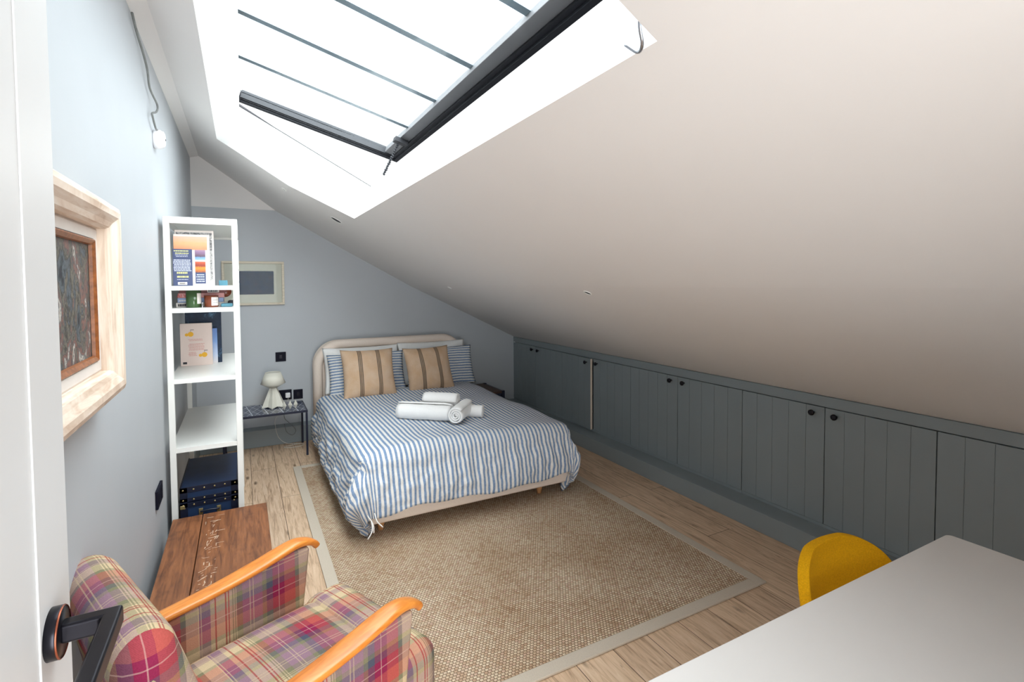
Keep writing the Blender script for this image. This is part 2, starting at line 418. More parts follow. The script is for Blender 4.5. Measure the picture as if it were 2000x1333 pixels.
def text(name, s, size, mat, parent, loc, align='CENTER'):
    c = bpy.data.curves.new(name, 'FONT'); c.body = s; c.size = size; c.extrude = .0003; c.align_x = align
    c.materials.append(mat); tmp = bpy.data.objects.new('lettering', c); C.objects.link(tmp)
    me = bpy.data.meshes.new_from_object(tmp.evaluated_get(bpy.context.evaluated_depsgraph_get())); bpy.data.objects.remove(tmp); bpy.data.curves.remove(c)
    o = bpy.data.objects.new(name, me); C.objects.link(o); o.parent = parent
    o.location = Vector(loc)-wm(parent).translation; o.rotation_euler = (R(90), 0, 0); return o
def boxuv(bm, s=1, rot=False):
    """UVs in metres by the face's main direction"""
    uv = bm.loops.layers.uv.verify(); bm.normal_update()
    for f in bm.faces:
        n = f.normal; a = max(range(3), key=lambda i: abs(n[i]))
        for l in f.loops:
            c = l.vert.co
            p = ((c.y, c.z), (c.x, c.z), (c.x, c.y))[a]
            l[uv].uv = (p[0]*s, p[1]*s)

# ------------------------------------------------------------------ setting
struct('floor', B(-.1, 4.0, YN-.1, L+.1, -.05, 0), M['floor'])
struct('wall_left', B(-.1, 0, YN-.1, L+.1, 0, 2.95), M['wall'])
def under(xs, z0, y0, y1, nm, mat):
    """wall filling from z0 up to the ceiling profile, y0..y1 thick"""
    pts = [(x, max(z0, zc(x)+.0)) for x, _ in PROF]
    bm = NB(); prism(bm, [(0, z0)]+pts+([(PROF[-1][0], z0)] if pts[-1][1] > z0 else []), y0, y1, 1); return struct(nm, bm, mat)
ZW = 2.300                                     # grey paint stops here, white gable above
xs_ = .707
bm = NB(); prism(bm, [(0, 0), (0, ZW), (xs_, ZW)]+[(x, z) for x, z in PROF if x > xs_]+[(3.38, 0)], L, L+.1, 1); struct('wall_back', bm, M['wall'])
bm = NB(); prism(bm, [(0, ZW), (0, 2.745), (.07, 2.765), (.325, 2.585), (xs_, ZW+.001)], L, L+.1, 1); struct('wall_gable', bm, M['ceiling'])
# near wall behind the camera, with an unglazed opening added to let fill light in from behind
NX0, NX1, NZ0, NZ1 = .20, 1.08, .0, 2.05
bm = NB(); prism(bm, [(0, 0), (0, 2.745), (.07, 2.765), (NX0, zc(NX0)), (NX0, 0)], YN-.1, YN, 1)
prism(bm, [(NX0, min(NZ1, zc(NX1)-.03))]+[(NX0, zc(NX0))]+[(x, z) for x, z in PROF if NX0 < x < NX1]+[(NX1, zc(NX1)), (NX1, min(NZ1, zc(NX1)-.03)-.02)], YN-.1, YN, 1)
prism(bm, [(NX1, 0), (NX1, zc(NX1))]+[(x, z) for x, z in PROF if x > NX1]+[(3.38, 0)], YN-.1, YN, 1)
struct('wall_near', bm, M['wall'])
bm = NB(); prism(bm, [(1.12, 0), (1.12, zc(1.12))]+[(x, z) for x, z in PROF if x > 1.12]+[(3.38, 0)], -.60, -.50, 1); struct('wall_light_block', bm, M['wall'])  # unseen wall added to keep the fill light off the near cupboards
struct('wall_right', B(3.9, 4.0, YN-.1, L+.1, 0, 1.0), M['wall'])
struct('wall_return', B(0, .165, YN, -.09, 0, 2.745), M['wall'])

# ceiling with its rooflight opening
UX0, UX1, UY0, UYF, UYL = .259, 1.141, .78, 4.313, 3.881      # opening: high edge x, low edge x, near y, far y (high / low edge)
def ceiling():
    bm = NB()
    xs = [0, .07, .165, UX0, .325, .45, .58, .717, .92, UX1, 1.346, 1.7, 2.056, 2.6, 3.38, 3.95]
    zf = lambda x: zc(x) if x <= 3.38 else .9
    for i in range(len(xs)-1):
        a, b = xs[i], xs[i+1]
        fa = UYF+(UYL-UYF)*(a-UX0)/(UX1-UX0); fb = UYF+(UYL-UYF)*(b-UX0)/(UX1-UX0)
        if a >= UX0-1e-6 and b <= UX1+1e-6:
            spans = [((YN-.1, UY0), (YN-.1, UY0)), ((fa, L+.1), (fb, L+.1))]
        else: spans = [((YN-.1, L+.1), (YN-.1, L+.1))]
        for (a0, a1), (b0, b1) in spans:
            quad(bm, (a, a0, zf(a)), (a, a1, zf(a)), (b, b1, zf(b)), (b, b0, zf(b)))
    # shaft up to the fixed frame
    T = {'hf': (.408, 4.0, 2.792), 'lf': (1.298, 4.03, 2.322), 'ln': (1.298, .62, 2.322), 'hn': (.408, .62, 2.792)}
    hi = [x for x in xs if UX0-1e-6 <= x <= UX1+1e-6]
    def edge(x): return (x, UYF+(UYL-UYF)*(x-UX0)/(UX1-UX0), zc(x))
    def lerp(p, q, t): return tuple(p[i]+(q[i]-p[i])*t for i in range(3))
    for a, b in zip(hi, hi[1:]):
        ta, tb = (a-UX0)/(UX1-UX0), (b-UX0)/(UX1-UX0)
        quad(bm, edge(a), edge(b), lerp(T['hf'], T['lf'], tb), lerp(T['hf'], T['lf'], ta))
        quad(bm, (a, UY0, zc(a)), (b, UY0, zc(b)), lerp(T['hn'], T['ln'], tb), lerp(T['hn'], T['ln'], ta))
    quad(bm, edge(UX0), (UX0, UY0, zc(UX0)), T['hn'], T['hf'])
    quad(bm, edge(UX1), (UX1, UY0, zc(UX1)), T['ln'], T['lf'])
    for f in bm.faces:
        c = f.calc_center_median()
        f.material_index = 0
    fs = bm.faces[:]
    for f in fs[-(2*(len(hi)-1)+2):]: f.material_index = 1
    bmesh.ops.remove_doubles(bm, verts=bm.verts[:], dist=1e-5)
    # roof slab above, so that no light leaks round the lining
    n = Vector((.466, 0, .885)).normalized()
    o = struct('ceiling', bm, [M['ceiling'], M['reveal']])
    me = o.data
    return T
T = ceiling()
def roof():
    bm = NB(); up = .06
    def strip(xa, za, xb, zb, ya, yb): box(bm, 0, 1, ya, yb, 0, .04, 0, Matrix(((xb-xa, 0, 0, xa), (0, 1, 0, 0), (zb-za, 0, 1, za), (0, 0, 0, 1))))
    strip(-.1, 2.86, .395, 2.83, YN-.1, L+.1)
    strip(1.36, 2.25, 4.0, .93, YN-.1, L+.1)
    strip(.395, 2.83, 1.31, 2.28, YN-.1, .60)
    strip(.395, 2.83, 1.31, 2.28, 4.16, L+.1)
    return struct('trim_roof_deck', bm, M['dark_gasket'])
roof()

# fixed upstand line of the rooflight, then the opened sash
def rooflight():
    root = thing('window_1', None, None, (.408, 4.0, 2.80)); root['kind'] = 'structure'
    bm = NB()
    hf, lf, ln, hn = [Vector(T[k]) for k in ('hf', 'lf', 'ln', 'hn')]
    n = Vector((.466, 0, .885))
    def rail(a, b, wdt, ht, out):
        d = (b-a).normalized(); s = out.normalized()
        v = []
        for p in (a, b):
            for q in ((0, 0), (wdt, 0), (wdt, ht), (0, ht)): v.append(bm.verts.new(p+s*q[0]+n*q[1]))
        for i in ((0, 1, 2, 3), (7, 6, 5, 4)): bm.faces.new([v[j] for j in i])
        for i in range(4): bm.faces.new((v[i], v[i+4], v[(i+1) % 4+4], v[(i+1) % 4]))
    dn = Vector((.885, 0, -.466)); yy = Vector((0, 1, 0))
    rail(hf, lf, .007, .006, yy); rail(ln, hn, .007, .006, -yy)
    bmesh.ops.recalc_face_normals(bm, faces=bm.faces[:])
    obj('window_frame', bm, M['dark_gasket'], root)
    # sash hinged on its high side, opened outward
    H0 = Vector((.400, 0, 2.800)); E0 = Vector((1.478, 0, 2.506)); sd = (E0-H0).normalized(); sn = Vector((-sd.z, 0, sd.x))
    Wd = (E0-H0).length; yf, yn = 3.93, .55
    def sp(u, y, h): return H0+sd*u+Vector((0, y, 0))+sn*h
    def sbox(bm, u0, u1, y0, y1, h0, h1):
        v = [bm.verts.new(sp(u, y, h)) for u in (u0, u1) for y in (y0, y1) for h in (h0, h1)]
        fs = []
        for i in ((0, 1, 3, 2), (4, 6, 7, 5), (0, 4, 5, 1), (2, 3, 7, 6), (0, 2, 6, 4), (1, 5, 7, 3)): fs.append(bm.faces.new([v[j] for j in i]))
        bmesh.ops.recalc_face_normals(bm, faces=fs)
    # outer steel rim
    bm = NB()
    sbox(bm, Wd-.03, Wd, yn, yf, 0, .075)
    sbox(bm, 0, Wd, yf-.03, yf, 0, .075); sbox(bm, 0, Wd, yn, yn+.03, 0, .075); sbox(bm, -.05, -.02, yn, yf, .01, .075)
    obj('sash', bm, M['dark_frame'], root, bevel=.004)
    bm = NB()       # stepped rubber seal between rim and glass bead
    sbox(bm, Wd-.052, Wd-.03, yn+.03, yf-.03, .014, .07); sbox(bm, .01, Wd-.03, yf-.045, yf-.03, .014, .07)
    obj('seal', bm, M['dark_gasket'], root)
    bm = NB()
    sbox(bm, Wd-.118, Wd-.052, yn+.03, yf-.045, .026, .07)
    obj('glazing_bead', bm, M['light_frame'], root, bevel=.003)
    bm = NB(); sbox(bm, .01, Wd-.052, yf-.062, yf-.045, .02, .07); obj('far_bead', bm, M['dark_gasket'], root)
    bm = NB(); sbox(bm, -.02, Wd-.118, yn+.03, yf-.062, .05, .056); obj('pane', bm, M['glass'], root)
    for y in (3.30, 2.76, 2.25, 1.71, 1.17):
        bm = NB(); sbox(bm, -.02, Wd-.118, y-.021, y+.021, .057, .062); obj('glazing_bar', bm, M['bar'], root)
    # chain opener between the frame and the sash
    bm = NB(); a = Vector((1.36, 3.47, 2.52)); b = Vector((1.295, 3.60, 2.34))
    for i in range(15):
        p = a.lerp(b, i/14); lathe(bm, [(.003, -.010), (.008, -.007), (.008, .007), (.003, .010)], p, 'xyz'[i % 3], 8)
    obj('chain_opener', bm, M['dark_gasket'], root, smooth=True)
    bm = NB(); sbox(bm, Wd-.15, Wd-.06, 3.44, 3.50, -.006, .026); obj('chain_bracket', bm, M['dark_gasket'], root, bevel=.002)
    bm = NB(); q = [Vector((1.128, .86, 2.075)), Vector((1.135, .83, 2.05)), Vector((1.12, .80, 2.05)), Vector((1.105, .79, 2.075)), Vector((1.10, .785, 2.10))]
    tube(bm, q, .004, 8, 0, 6); obj('catch', bm, M['chrome'], root, smooth=True)
rooflight()

# plinths and skirting
bm = B(XB, W+.02, -.5, L, 0, .126); struct('baseboard_right', bm, M['cabinet'], bevel=.004)
bm = B(0.02, XB, YB, L, 0, .165); struct('baseboard_back', bm, M['cabinet'], bevel=.004)
bm = B(0, .02, -.09, YB, 0, .165); struct('baseboard_left', bm, M['cabinet'], bevel=.004)

# ------------------------------------------------------------------ fitted cupboards under the slope
DY = [5.573, 5.03, 4.49, 3.945, 3.41, 2.868, 2.29, 1.738, 1.198, .655, .11, -.50]
def cupboards():
    for j in range(0, 10, 2):
        y1, y0 = DY[j], DY[j+2]
        desc = ['dark grey-green low cupboard in the far corner beside the bed head', 'grey-green low cupboard with one door ajar showing a cream edge',
                'grey-green low cupboard beyond the long side of the rug, next to the one left ajar', 'grey-green low cupboard with paired knobs behind the mustard chair',
                'dark grey low cupboard behind the white desk', 'grey-green low cupboard beside the near wall'][j//2]
        t = thing('low_cupboard', desc, 'cupboard', (W, (y0+y1)/2, .126), 0, 'fitted cupboards under the sloping ceiling')
        body = NB(); e = .001
        box(body, W+.004, 3.88, y0+e, y1-e, .126, .145); box(body, W+.022, 3.88, y0+e, y1-e, .8, .84)
        box(body, 3.86, 3.88, y0+e, y1-e, .145, .8)
        box(body, W+.022, 3.86, y0+e, y0+.02, .145, .8); box(body, W+.022, 3.86, y1-.02, y1-e, .145, .8)
        box(body, W+.031, W+.05, y0+e, y1-e, .84, .88)
        obj('carcass', body, M['cabinet'], t)
        for k in (0, 1):
            b, a = DY[j+k], DY[j+k+1]
            bm = NB(); g = .0022
            box(bm, W+.0022, W+.02, a+g, b-g, .148, .833)
            n = 5; wdt = (b-a-2*g)/n
            for i in range(n):
                box(bm, W, W+.004, a+g+i*wdt+(0 if i == 0 else .0006), a+g+(i+1)*wdt-(0 if i == n-1 else .0006), .148, .833)
            # the front edge board of the ajar door is unpainted
            if j == 2 and k == 0:
                m = Matrix.Translation(Vector((W+.02, b, 0))) @ Matrix.Rotation(R(-3.2), 4, 'Z') @ Matrix.Translation(Vector((-W-.02, -b, 0)))
            else: m = Matrix.Identity(4)
            bm.transform(m)
            d = obj('door', bm, M['cabinet'], t, bevel=.0012, seg=1)
            if j == 2 and k == 0:
                eb = B(W+.0005, W+.0215, a+g-.0012, a+g+.0, .148, .833); eb.transform(m); obj('door_edge', eb, M['cream_edge'], d)
            ky = (a+.065 if k == 0 else b-.065)
            if j in (0, 4): ky = (a+.065 if k == 0 else b-.065)
            kb = NB(); lathe(kb, [(.006, 0), (.006, -.014), (.014, -.018), (.0175, -.024), (.0165, -.032), (.008, -.035)], (W, ky, .795), 'x', 20)
            kb.transform(m); obj('knob', kb, M['bronze'], d, smooth=True)
cupboards()
struct('trim_1', B(W, W+.03, -.50, L, .8385, .899), M['cabinet'], bevel=.001)

# ------------------------------------------------------------------ rug
def rug():
    t = thing('rug', 'large beige basket-weave sisal rug with a taupe bound edge', 'rug', (1.757, 3.17, 0))
    x0, x1, y0, y1, b = .746, 2.769, 1.672, 4.672, .062
    obj('woven_field', B(x0+b, x1-b, y0+b, y1-b, .0005, .009), M['rug'], t)
    bm = NB()
    box(bm, x0, x0+b, y0, y1, .0005, .011); box(bm, x1-b, x1, y0, y1, .0005, .011)
    box(bm, x0+b, x1-b, y0, y0+b, .0005, .011); box(bm, x0+b, x1-b, y1-b, y1, .0005, .011)
    obj('binding', bm, M['rug_border'], t, bevel=.003)
rug()

# ------------------------------------------------------------------ bed
BX0, BX1, BY0, BY1 = 1.05, 2.56, 3.10, 5.34
def rr_outline(x0, x1, z0, z1, r, n=10):
    pts = [(x0, z0), (x1, z0)]
    for i in range(n+1):
        a = math.pi/2*i/n; pts.append((x1-r+r*math.cos(a), z1-r+r*math.sin(a)))
    for i in range(n+1):
        a = math.pi/2+math.pi/2*i/n; pts.append((x0+r+r*math.cos(a), z1-r+r*math.sin(a)))
    return pts
def bed():
    t = thing('double_bed', 'double bed upholstered in oatmeal linen with a rounded padded headboard', 'bed', ((BX0+BX1)/2, (BY0+BY1)/2, 0))
    bm = NB(); prism(bm, rr_outline(1.0, 2.60, .09, 1.005, .24), 5.36, 5.427, 1)
    obj('headboard', bm, M['linen'], t, bevel=.03, seg=5, angle=60)
    # padded border roll round a flat inner panel
    bm = NB(); out = rr_outline(1.045, 2.555, .12, .96, .215, 12)[1:]
    tube(bm, [(p[0], 5.355, p[1]) for p in out[0:1]+out[1:]]+[(1.045, 5.355, .12)], .047, 12); obj('padded_border', bm, M['linen'], t, smooth=True)
    bm = NB(); prism(bm, rr_outline(BX0, BX1, .09, .33, .03, 4), BY0, BY1, 1)
    obj('base', bm, M['linen'], t, bevel=.022, seg=4)
    obj('mattress', B(BX0+.02, BX1-.02, BY0+.05, BY1-.01, .33, .46), M['sheet'], t, bevel=.05, seg=4)
    for x, y in ((BX0+.09, BY0+.1), (BX1-.25, BY0+.1), (BX0+.17, BY1-.12), (BX1-.2, BY1-.12)):
        bm = NB(); lathe(bm, [(.017, .012), (.028, .092)], (x, y, 0), 'z', 16); obj('leg', bm, M['beech'], t, smooth=True)
bed()

def duvet():
    bm = NB(); uv = bm.loops.layers.uv.verify()
    cx = 1.780; a = .70; Y0 = 5.02; Yf = 3.17; top = .525; Rr = .095
    S = a+.44; Tn = (Y0-Yf)+.40
    ns, nt = 150, 150
    grid = {}; UVs = {}
    for j in range(nt+1):
        for i in range(ns+1):
            s0 = -S+2*S*i/ns; t0 = Tn*j/nt
            # hem wave
            s = s0*(1+.012*math.sin(t0*7+1)*(abs(s0)/S)**4); tt = t0*(1+.005*math.sin(s0*6+.6)*(t0/Tn)**6+.004*math.sin(s0*17)*(t0/Tn)**8)
            es = max(abs(s)-a, 0)*(.92 if s > 0 else 1.0); et = max(tt-(Y0-Yf), 0)
            bx = max(-a, min(a, s)); by = min(tt, Y0-Yf)
            # rounded plan corner
            r = math.hypot(es, et)*(1+(.10 if s > 0 else 0)*(min(es, et)/(max(es, et)+1e-6)))
            sg = 1 if s > 0 else -1
            hy = math.hypot(es, et)
            if r > 1e-6: dx, dy = es/hy*sg, et/hy
            else: dx = dy = 0
            cornerish = (min(es, et)/(max(es, et)+1e-6)) if r > 0 else 0
            q = r-Rr*math.pi/2
            if q < 0: out = Rr*math.sin(r/Rr); down = Rr*(1-math.cos(r/Rr))
            else:
                sl = .12-.26*cornerish
                belly = (.035+.075*cornerish)*math.sin(min(1, q/.36)*math.pi)
                out = Rr+q*sl+belly; down = Rr+q*math.sqrt(1-sl*sl)
            # pleats that fan out at the two foot corners
            ang = math.atan2(et, es) if r > 0 else 0
            if cornerish > .05: out += .016*math.sin(ang*12+.8)*min(1, r/.3)*min(1, cornerish*3)
            x = cx+bx+dx*out; y = Y0-by-dy*out; z = top-down
            # puffy top that falls off towards the edges and the head
            puff = .028*max(0, 1-(abs(s)/a)**4)*min(1, t0/.25)*(1 if tt < Y0-Yf else max(0, 1-et/.15))
            z += puff
            nv = noise.noise(Vector((s*2.2, tt*2.2, 3.1)))*.022+noise.noise(Vector((s*6, tt*5, 7)))*.009
            rim = min(1, max(0, (max(abs(s)/S, t0/Tn)-.72)/.28))
            cr = noise.noise(Vector((s*22, tt*22, 1)))*.016*rim+noise.noise(Vector((s*15, tt*6, 4)))*.018*min(1, r*4)
            if s > 0: x -= dx*out*(.22+.25*cornerish)
            elif q > 0: x += dx*.045*cornerish*math.sin(min(1, q/.4)*math.pi)
            if r > Rr: x += dx*(nv+cr); y -= dy*(nv+cr); z += cr*.5
            else: z += nv*.8
            z += .012*math.cos(s*9)*min(1, r*3)*0
            if z < .018: 
                z = .018+.004*(1+math.sin(s*30+tt*22))
            grid[i, j] = bm.verts.new((x, y, z)); UVs[i, j] = (s0, t0)
    for j in range(nt):
        for i in range(ns):
            idx = [(i, j), (i+1, j), (i+1, j+1), (i, j+1)]
            f = bm.faces.new([grid[k] for k in idx])
            for l, k in zip(f.loops, idx): l[uv].uv = UVs[k]
    bmesh.ops.recalc_face_normals(bm, faces=bm.faces[:])
    if sum(f.normal.z for f in bm.faces) < 0: bmesh.ops.reverse_faces(bm, faces=bm.faces[:])
    o = obj('duvet', bm, M['duvet'], smooth=True)
    so = o.modifiers.new('solid', 'SOLIDIFY'); so.thickness = .028; so.offset = -1; so.use_even_offset = False
    tag(o, 'blue and white striped duvet spread over the bed and hanging over its foot', 'duvet')
    # tied opening of the cover at the near corner
    bm = NB()
    for k, (p, q) in enumerate((((1.02, 3.02, .20), (1.05, 2.99, .10)), ((1.06, 3.01, .21), (1.10, 2.975, .13)), ((1.04, 3.0, .17), (1.01, 2.97, .08)))):
        p = Vector(p); q = Vector(q)
        tube(bm, [p, (p+q)/2+Vector((.012*(-1)**k, -.012, 0)), q], .0035, 6, 0, 5)
    obj('ribbon_tie', bm, M['sheet'], o, smooth=True)
    return o
duvet()

def pillow_bm(w, h, t, crumple=.006, seed=0, n=36, ears=.05):
    """pillow lying in its local xy plane, thickness along z"""
    bm = NB(); uv = bm.loops.layers.uv.verify(); top = {}; bot = {}
    for j in range(n+1):
        for i in range(n+1):
            u = -1+2*i/n; v = -1+2*j/n
            pin_u = 1-ears*(1-v*v)*abs(u)**3; pin_v = 1-ears*(1-u*u)*abs(v)**3
            x = w/2*u*pin_u; y = h/2*v*pin_v
            z = t/2*(max(0, 1-abs(u)**2.4)**.55)*(max(0, 1-abs(v)**2.4)**.55)
            nz = noise.noise(Vector((x*9+seed, y*9, 1)))*crumple*1.6+noise.noise(Vector((x*24+seed, y*24, 5)))*crumple*.6
            edge = i in (0, n) or j in (0, n)
            zz = z+(nz if not edge else 0)
            top[i, j] = bm.verts.new((x, y, max(zz, .0)))
            bot[i, j] = top[i, j] if edge else bm.verts.new((x, y, -z*.9))
    for g, fl in ((top, 0), (bot, 1)):
        for j in range(n):
            for i in range(n):
                idx = [(i, j), (i+1, j), (i+1, j+1), (i, j+1)]
                if fl: idx = idx[::-1]
                f = bm.faces.new([g[k] for k in idx])
                for l, k in zip(f.loops, idx): l[uv].uv = (w*(k[0]/n-.5), h*(k[1]/n-.5))
    return bm
def place_pillow(name, bm, mat, loc, tilt, roll=0, yaw=0):
    """stood on its lower edge: tilt from horizontal towards the headboard"""
    o = obj(name, bm, mat, None, smooth=True)
    me = o.data
    o.rotation_mode = 'XYZ'
    c = o.location.copy(); me.transform(Matrix.Translation(c))   # back to a centred mesh
    m = Matrix.Translation(loc) @ Matrix.Rotation(yaw, 4, 'Z') @ Matrix.Rotation(tilt, 4, 'X') @ Matrix.Rotation(roll, 4, 'Z')
    o.matrix_basis = m
    return o
p = place_pillow('pillow', pillow_bm(.76, .46, .15, .008, 1), M['sheet'], (1.46, 5.235, .715), R(72)); tag(p, 'white pillow behind the striped ones, at the bedside-lamp end of the headboard', 'pillow', 'white pillows at the headboard')
p = place_pillow('pillow', pillow_bm(.76, .46, .15, .008, 9), M['sheet'], (2.21, 5.235, .725), R(72)); tag(p, 'white pillow behind the striped ones, at the cupboard end of the headboard', 'pillow', 'white pillows at the headboard')
p = place_pillow('pillow', pillow_bm(.75, .42, .16, .012, 3), M['ticking'], (1.475, 5.09, .685), R(70)); tag(p, 'blue striped pillow propped behind the larger hessian cushion, nearer the lamp', 'pillow', 'striped pillows on the bed')
p = place_pillow('pillow', pillow_bm(.75, .42, .16, .012, 5), M['ticking'], (2.235, 5.09, .695), R(70)); tag(p, 'blue striped pillow propped behind the smaller-looking cushion, nearer the cupboards', 'pillow', 'striped pillows on the bed')
p = place_pillow('cushion', pillow_bm(.49, .48, .19, .007, 2, ears=.07), M['sack'], (1.425, 4.80, .735), R(64), R(-1)); tag(p, 'hessian cushion with dark stripe bands, the one nearer the table lamp', 'cushion', 'hessian cushions on the bed')
p = place_pillow('cushion', pillow_bm(.47, .47, .19, .007, 6, ears=.07), M['sack'], (2.01, 4.80, .725), R(64), R(1)); tag(p, 'hessian cushion with dark stripe bands, the one above the rolled towels', 'cushion', 'hessian cushions on the bed')

def towel(c, d, ln, r, label, seed):
    """rolled towel, axis along d"""
    bm = NB(); n = 30; turns = 3.2; segs = 90; rows = 14
    vs = {}
    for j in range(rows+1):
        for i in range(segs+1):
            t = i/segs; a = t*turns*2*math.pi; rr = r*(.12+.88*t)
            x = (j/rows-.5)*ln; e = abs(j/rows-.5)*2
            rr2 = rr*(1-.10*e**8)+noise.noise(Vector((x*14+seed, a*.8, 2)))*.003
            vs[i, j] = bm.verts.new((x, rr2*math.cos(a+seed), rr2*math.sin(a+seed)))
    for j in range(rows):
        for i in range(segs): bm.faces.new((vs[i, j], vs[i+1, j], vs[i+1, j+1], vs[i, j+1]))
    bmesh.ops.recalc_face_normals(bm, faces=bm.faces[:])
    me = bpy.data.meshes.new('rolled_towel'); bm.to_mesh(me); bm.free(); me.materials.append(M['towel'])
    me.polygons.foreach_set('use_smooth', [True]*len(me.polygons))
    o = bpy.data.objects.new('rolled_towel', me); C.objects.link(o); o.location = c; o.rotation_euler = (0, 0, math.atan2(d[1], d[0]))
    so = o.modifiers.new('solid', 'SOLIDIFY'); so.thickness = .012; so.offset = 0
    return tag(o, label, 'towel', 'rolled towels on the bed')
dA = (.77, -.64); e_ = (.64, .77)
towel((1.583, 3.645, .612), dA, .42, .064, 'long white rolled towel, the largest roll, lying at the front of the towel pile', .3)
towel((1.583+.64*.12+.02, 3.645+.77*.12-.015, .66), dA, .28, .055, 'short white rolled towel resting on top behind the longest roll', 2.0) if 0 else None
towel((1.735, 3.70, .672), dA, .27, .056, 'short white rolled towel set above and behind the longest roll', 2.0)
towel((1.583+.77*.27+.64*.06, 3.645-.64*.27+.77*.06, .612), e_, .30, .062, 'white rolled towel standing crosswise at the end of the longest roll', 1.1)
towel((1.583+.77*.34+.64*.17, 3.645-.64*.34+.77*.17, .592), dA, .13, .045, 'small white towel end poking out behind the crosswise roll', 4.0)

# ------------------------------------------------------------------ bedside things
def side_table():
    x0, x1, y0, y1, h = .22, .905, 4.965, 5.40, .42
    t = thing('side_table', 'low navy metal side table with a tiled top patterned in white lines', 'table', ((x0+x1)/2, (y0+y1)/2, 0))
    obj('tabletop', B(x0+.012, x1-.012, y0+.012, y1-.012, h-.012, h), M['tiles'], t, bevel=.002)
    bm = NB(); 
    box(bm, x0, x1, y0, y0+.012, h-.022, h-.001); box(bm, x0, x1, y1-.012, y1, h-.022, h-.001); box(bm, x0, x0+.012, y0+.012, y1-.012, h-.022, h-.001); box(bm, x1-.012, x1, y0+.012, y1-.012, h-.022, h-.001)
    obj('rim', bm, M['navy_metal'], t, bevel=.002)
    for x in (x0+.01, x1-.01):
        for y in (y0+.01, y1-.01):
            obj('leg', B(x-.009, x+.009, y-.009, y+.009, 0, h-.022), M['navy_metal'], t, bevel=.002)
side_table()
def lamp():
    x, y, z = .635, 5.25, .42
    t = thing('table_lamp', 'off-white table lamp with a conical shade on a folded pyramid base', 'lamp', (x, y, z))
    # folded star pyramid: eight-pointed plan shrinking to a narrow neck
    bm = NB(); n = 6; rings = []
    for h, R1, R2 in ((0.0, .108, .078), (.006, .108, .078), (.215, .018, .014)):
        ring = []
        for i in range(n*2):
            a = math.pi*i/n+.35; r = R1 if i % 2 == 0 else R2
            ring.append(bm.verts.new((x+r*math.cos(a), y+r*math.sin(a), z+h+(0 if i % 2 == 0 else (.012 if h < .1 else 0)))))
        rings.append(ring)
    for a, b in zip(rings, rings[1:]):
        for i in range(n*2): bm.faces.new((a[i], a[(i+1) % (2*n)], b[(i+1) % (2*n)], b[i]))
    bm.faces.new(rings[-1]); bm.faces.new(rings[0][::-1]); bmesh.ops.recalc_face_normals(bm, faces=bm.faces[:])
    obj('base', bm, M['lamp'], t)
    bm = NB(); lathe(bm, [(.066, .325), (.108, .222)], (x, y, z), 'z', 40, cap=False)
    lathe(bm, [(.107, .222), (.035, .182)], (x, y, z), 'z', 40, cap=False)
    lathe(bm, [(.035, .182), (.010, .182)], (x, y, z), 'z', 40, cap=False)
    s = obj('shade', bm, M['lamp'], t, smooth=True); so = s.modifiers.new('solid', 'SOLIDIFY'); so.thickness = .003
    so.offset = -1
    bm = NB(); lathe(bm, [(.0675, .318), (.067, .3195)], (x, y, z), 'z', 40); obj('diffuser', bm, M['lamp'], t, smooth=True)
    # flex down behind the table
    bm = NB(); tube(bm, [(x+.06, y+.09, z+.004), (x+.10, 5.39, z+.006), (x+.11, 5.412, z-.03), (x+.10, 5.415, .27), (x+.14, 5.412, .21), (x+.2, 5.41, .13), (x+.17, 5.405, .085), (x+.12, 5.415, .12), (x+.10, 5.415, .2)], .0028, 6, 0, 8)
    obj('flex', bm, M['cable'], t, smooth=True)
lamp()
for k, (x, y, lb) in enumerate(((.715, 5.06, 'pale faceted ornament on the tiled table, the one touching the lamp base'), (.765, 5.07, 'pale faceted ornament on the tiled table, middle of the three'), (.812, 5.075, 'pale faceted ornament on the tiled table, nearest the bed'))):
    bm = NB(); lathe(bm, [(.002, 0), (.018, .038), (.002, .078)], (x, y, .4205), 'z', 4); tag(obj('faceted_ornament', bm, M['lamp']), lb, 'ornament', 'faceted ornaments on the side table')

def plate(name, x0, x1, z0, z1, label, kind, detail, group=None):
    t = thing(name, label, kind, ((x0+x1)/2, L, z0), 0, group)
    obj('faceplate', B(x0, x1, L-.010, L, z0, z1), M['black'], t, bevel=.002)
    n = max(1, round((x1-x0)/(z1-z0)))
    for i in range(n):
        cx = x0+(x1-x0)*(i+.5)/n; cz = (z0+z1)/2
        if detail == 'socket':
            bm = NB()
            for dx, dz, w_, h_ in ((0, .022, .004, .009), (-.014, -.006, .008, .004), (.014, -.006, .008, .004)): box(bm, cx+dx-w_, cx+dx+w_, L-.0108, L-.0102, cz+dz-h_, cz+dz+h_)
            obj('pin_holes', bm, M['dark_gasket'], t)
        if detail == 'switch': obj('rocker', B(cx-.012, cx+.012, L-.0135, L-.010, cz-.018, cz+.018), M['bronze'], t, bevel=.001)
    return t
plate('light_switch', .677, .773, .798, .892, 'single dark light switch on the grey wall above the bedside lamp', 'switch', 'switch')
plate('wall_socket', .655, .818, .408, .508, 'double dark socket behind the bedside lamp, with a white plug in it', 'socket', 'socket')
plate('wall_socket', .834, .922, .405, .500, 'single dark plate beside the headboard, next to the plugged socket', 'socket', 'switch')
plate('wall_socket', 2.66, 2.818, .377, .472, 'dark socket on the far wall beside the headboard and the dark stool', 'socket', 'socket')
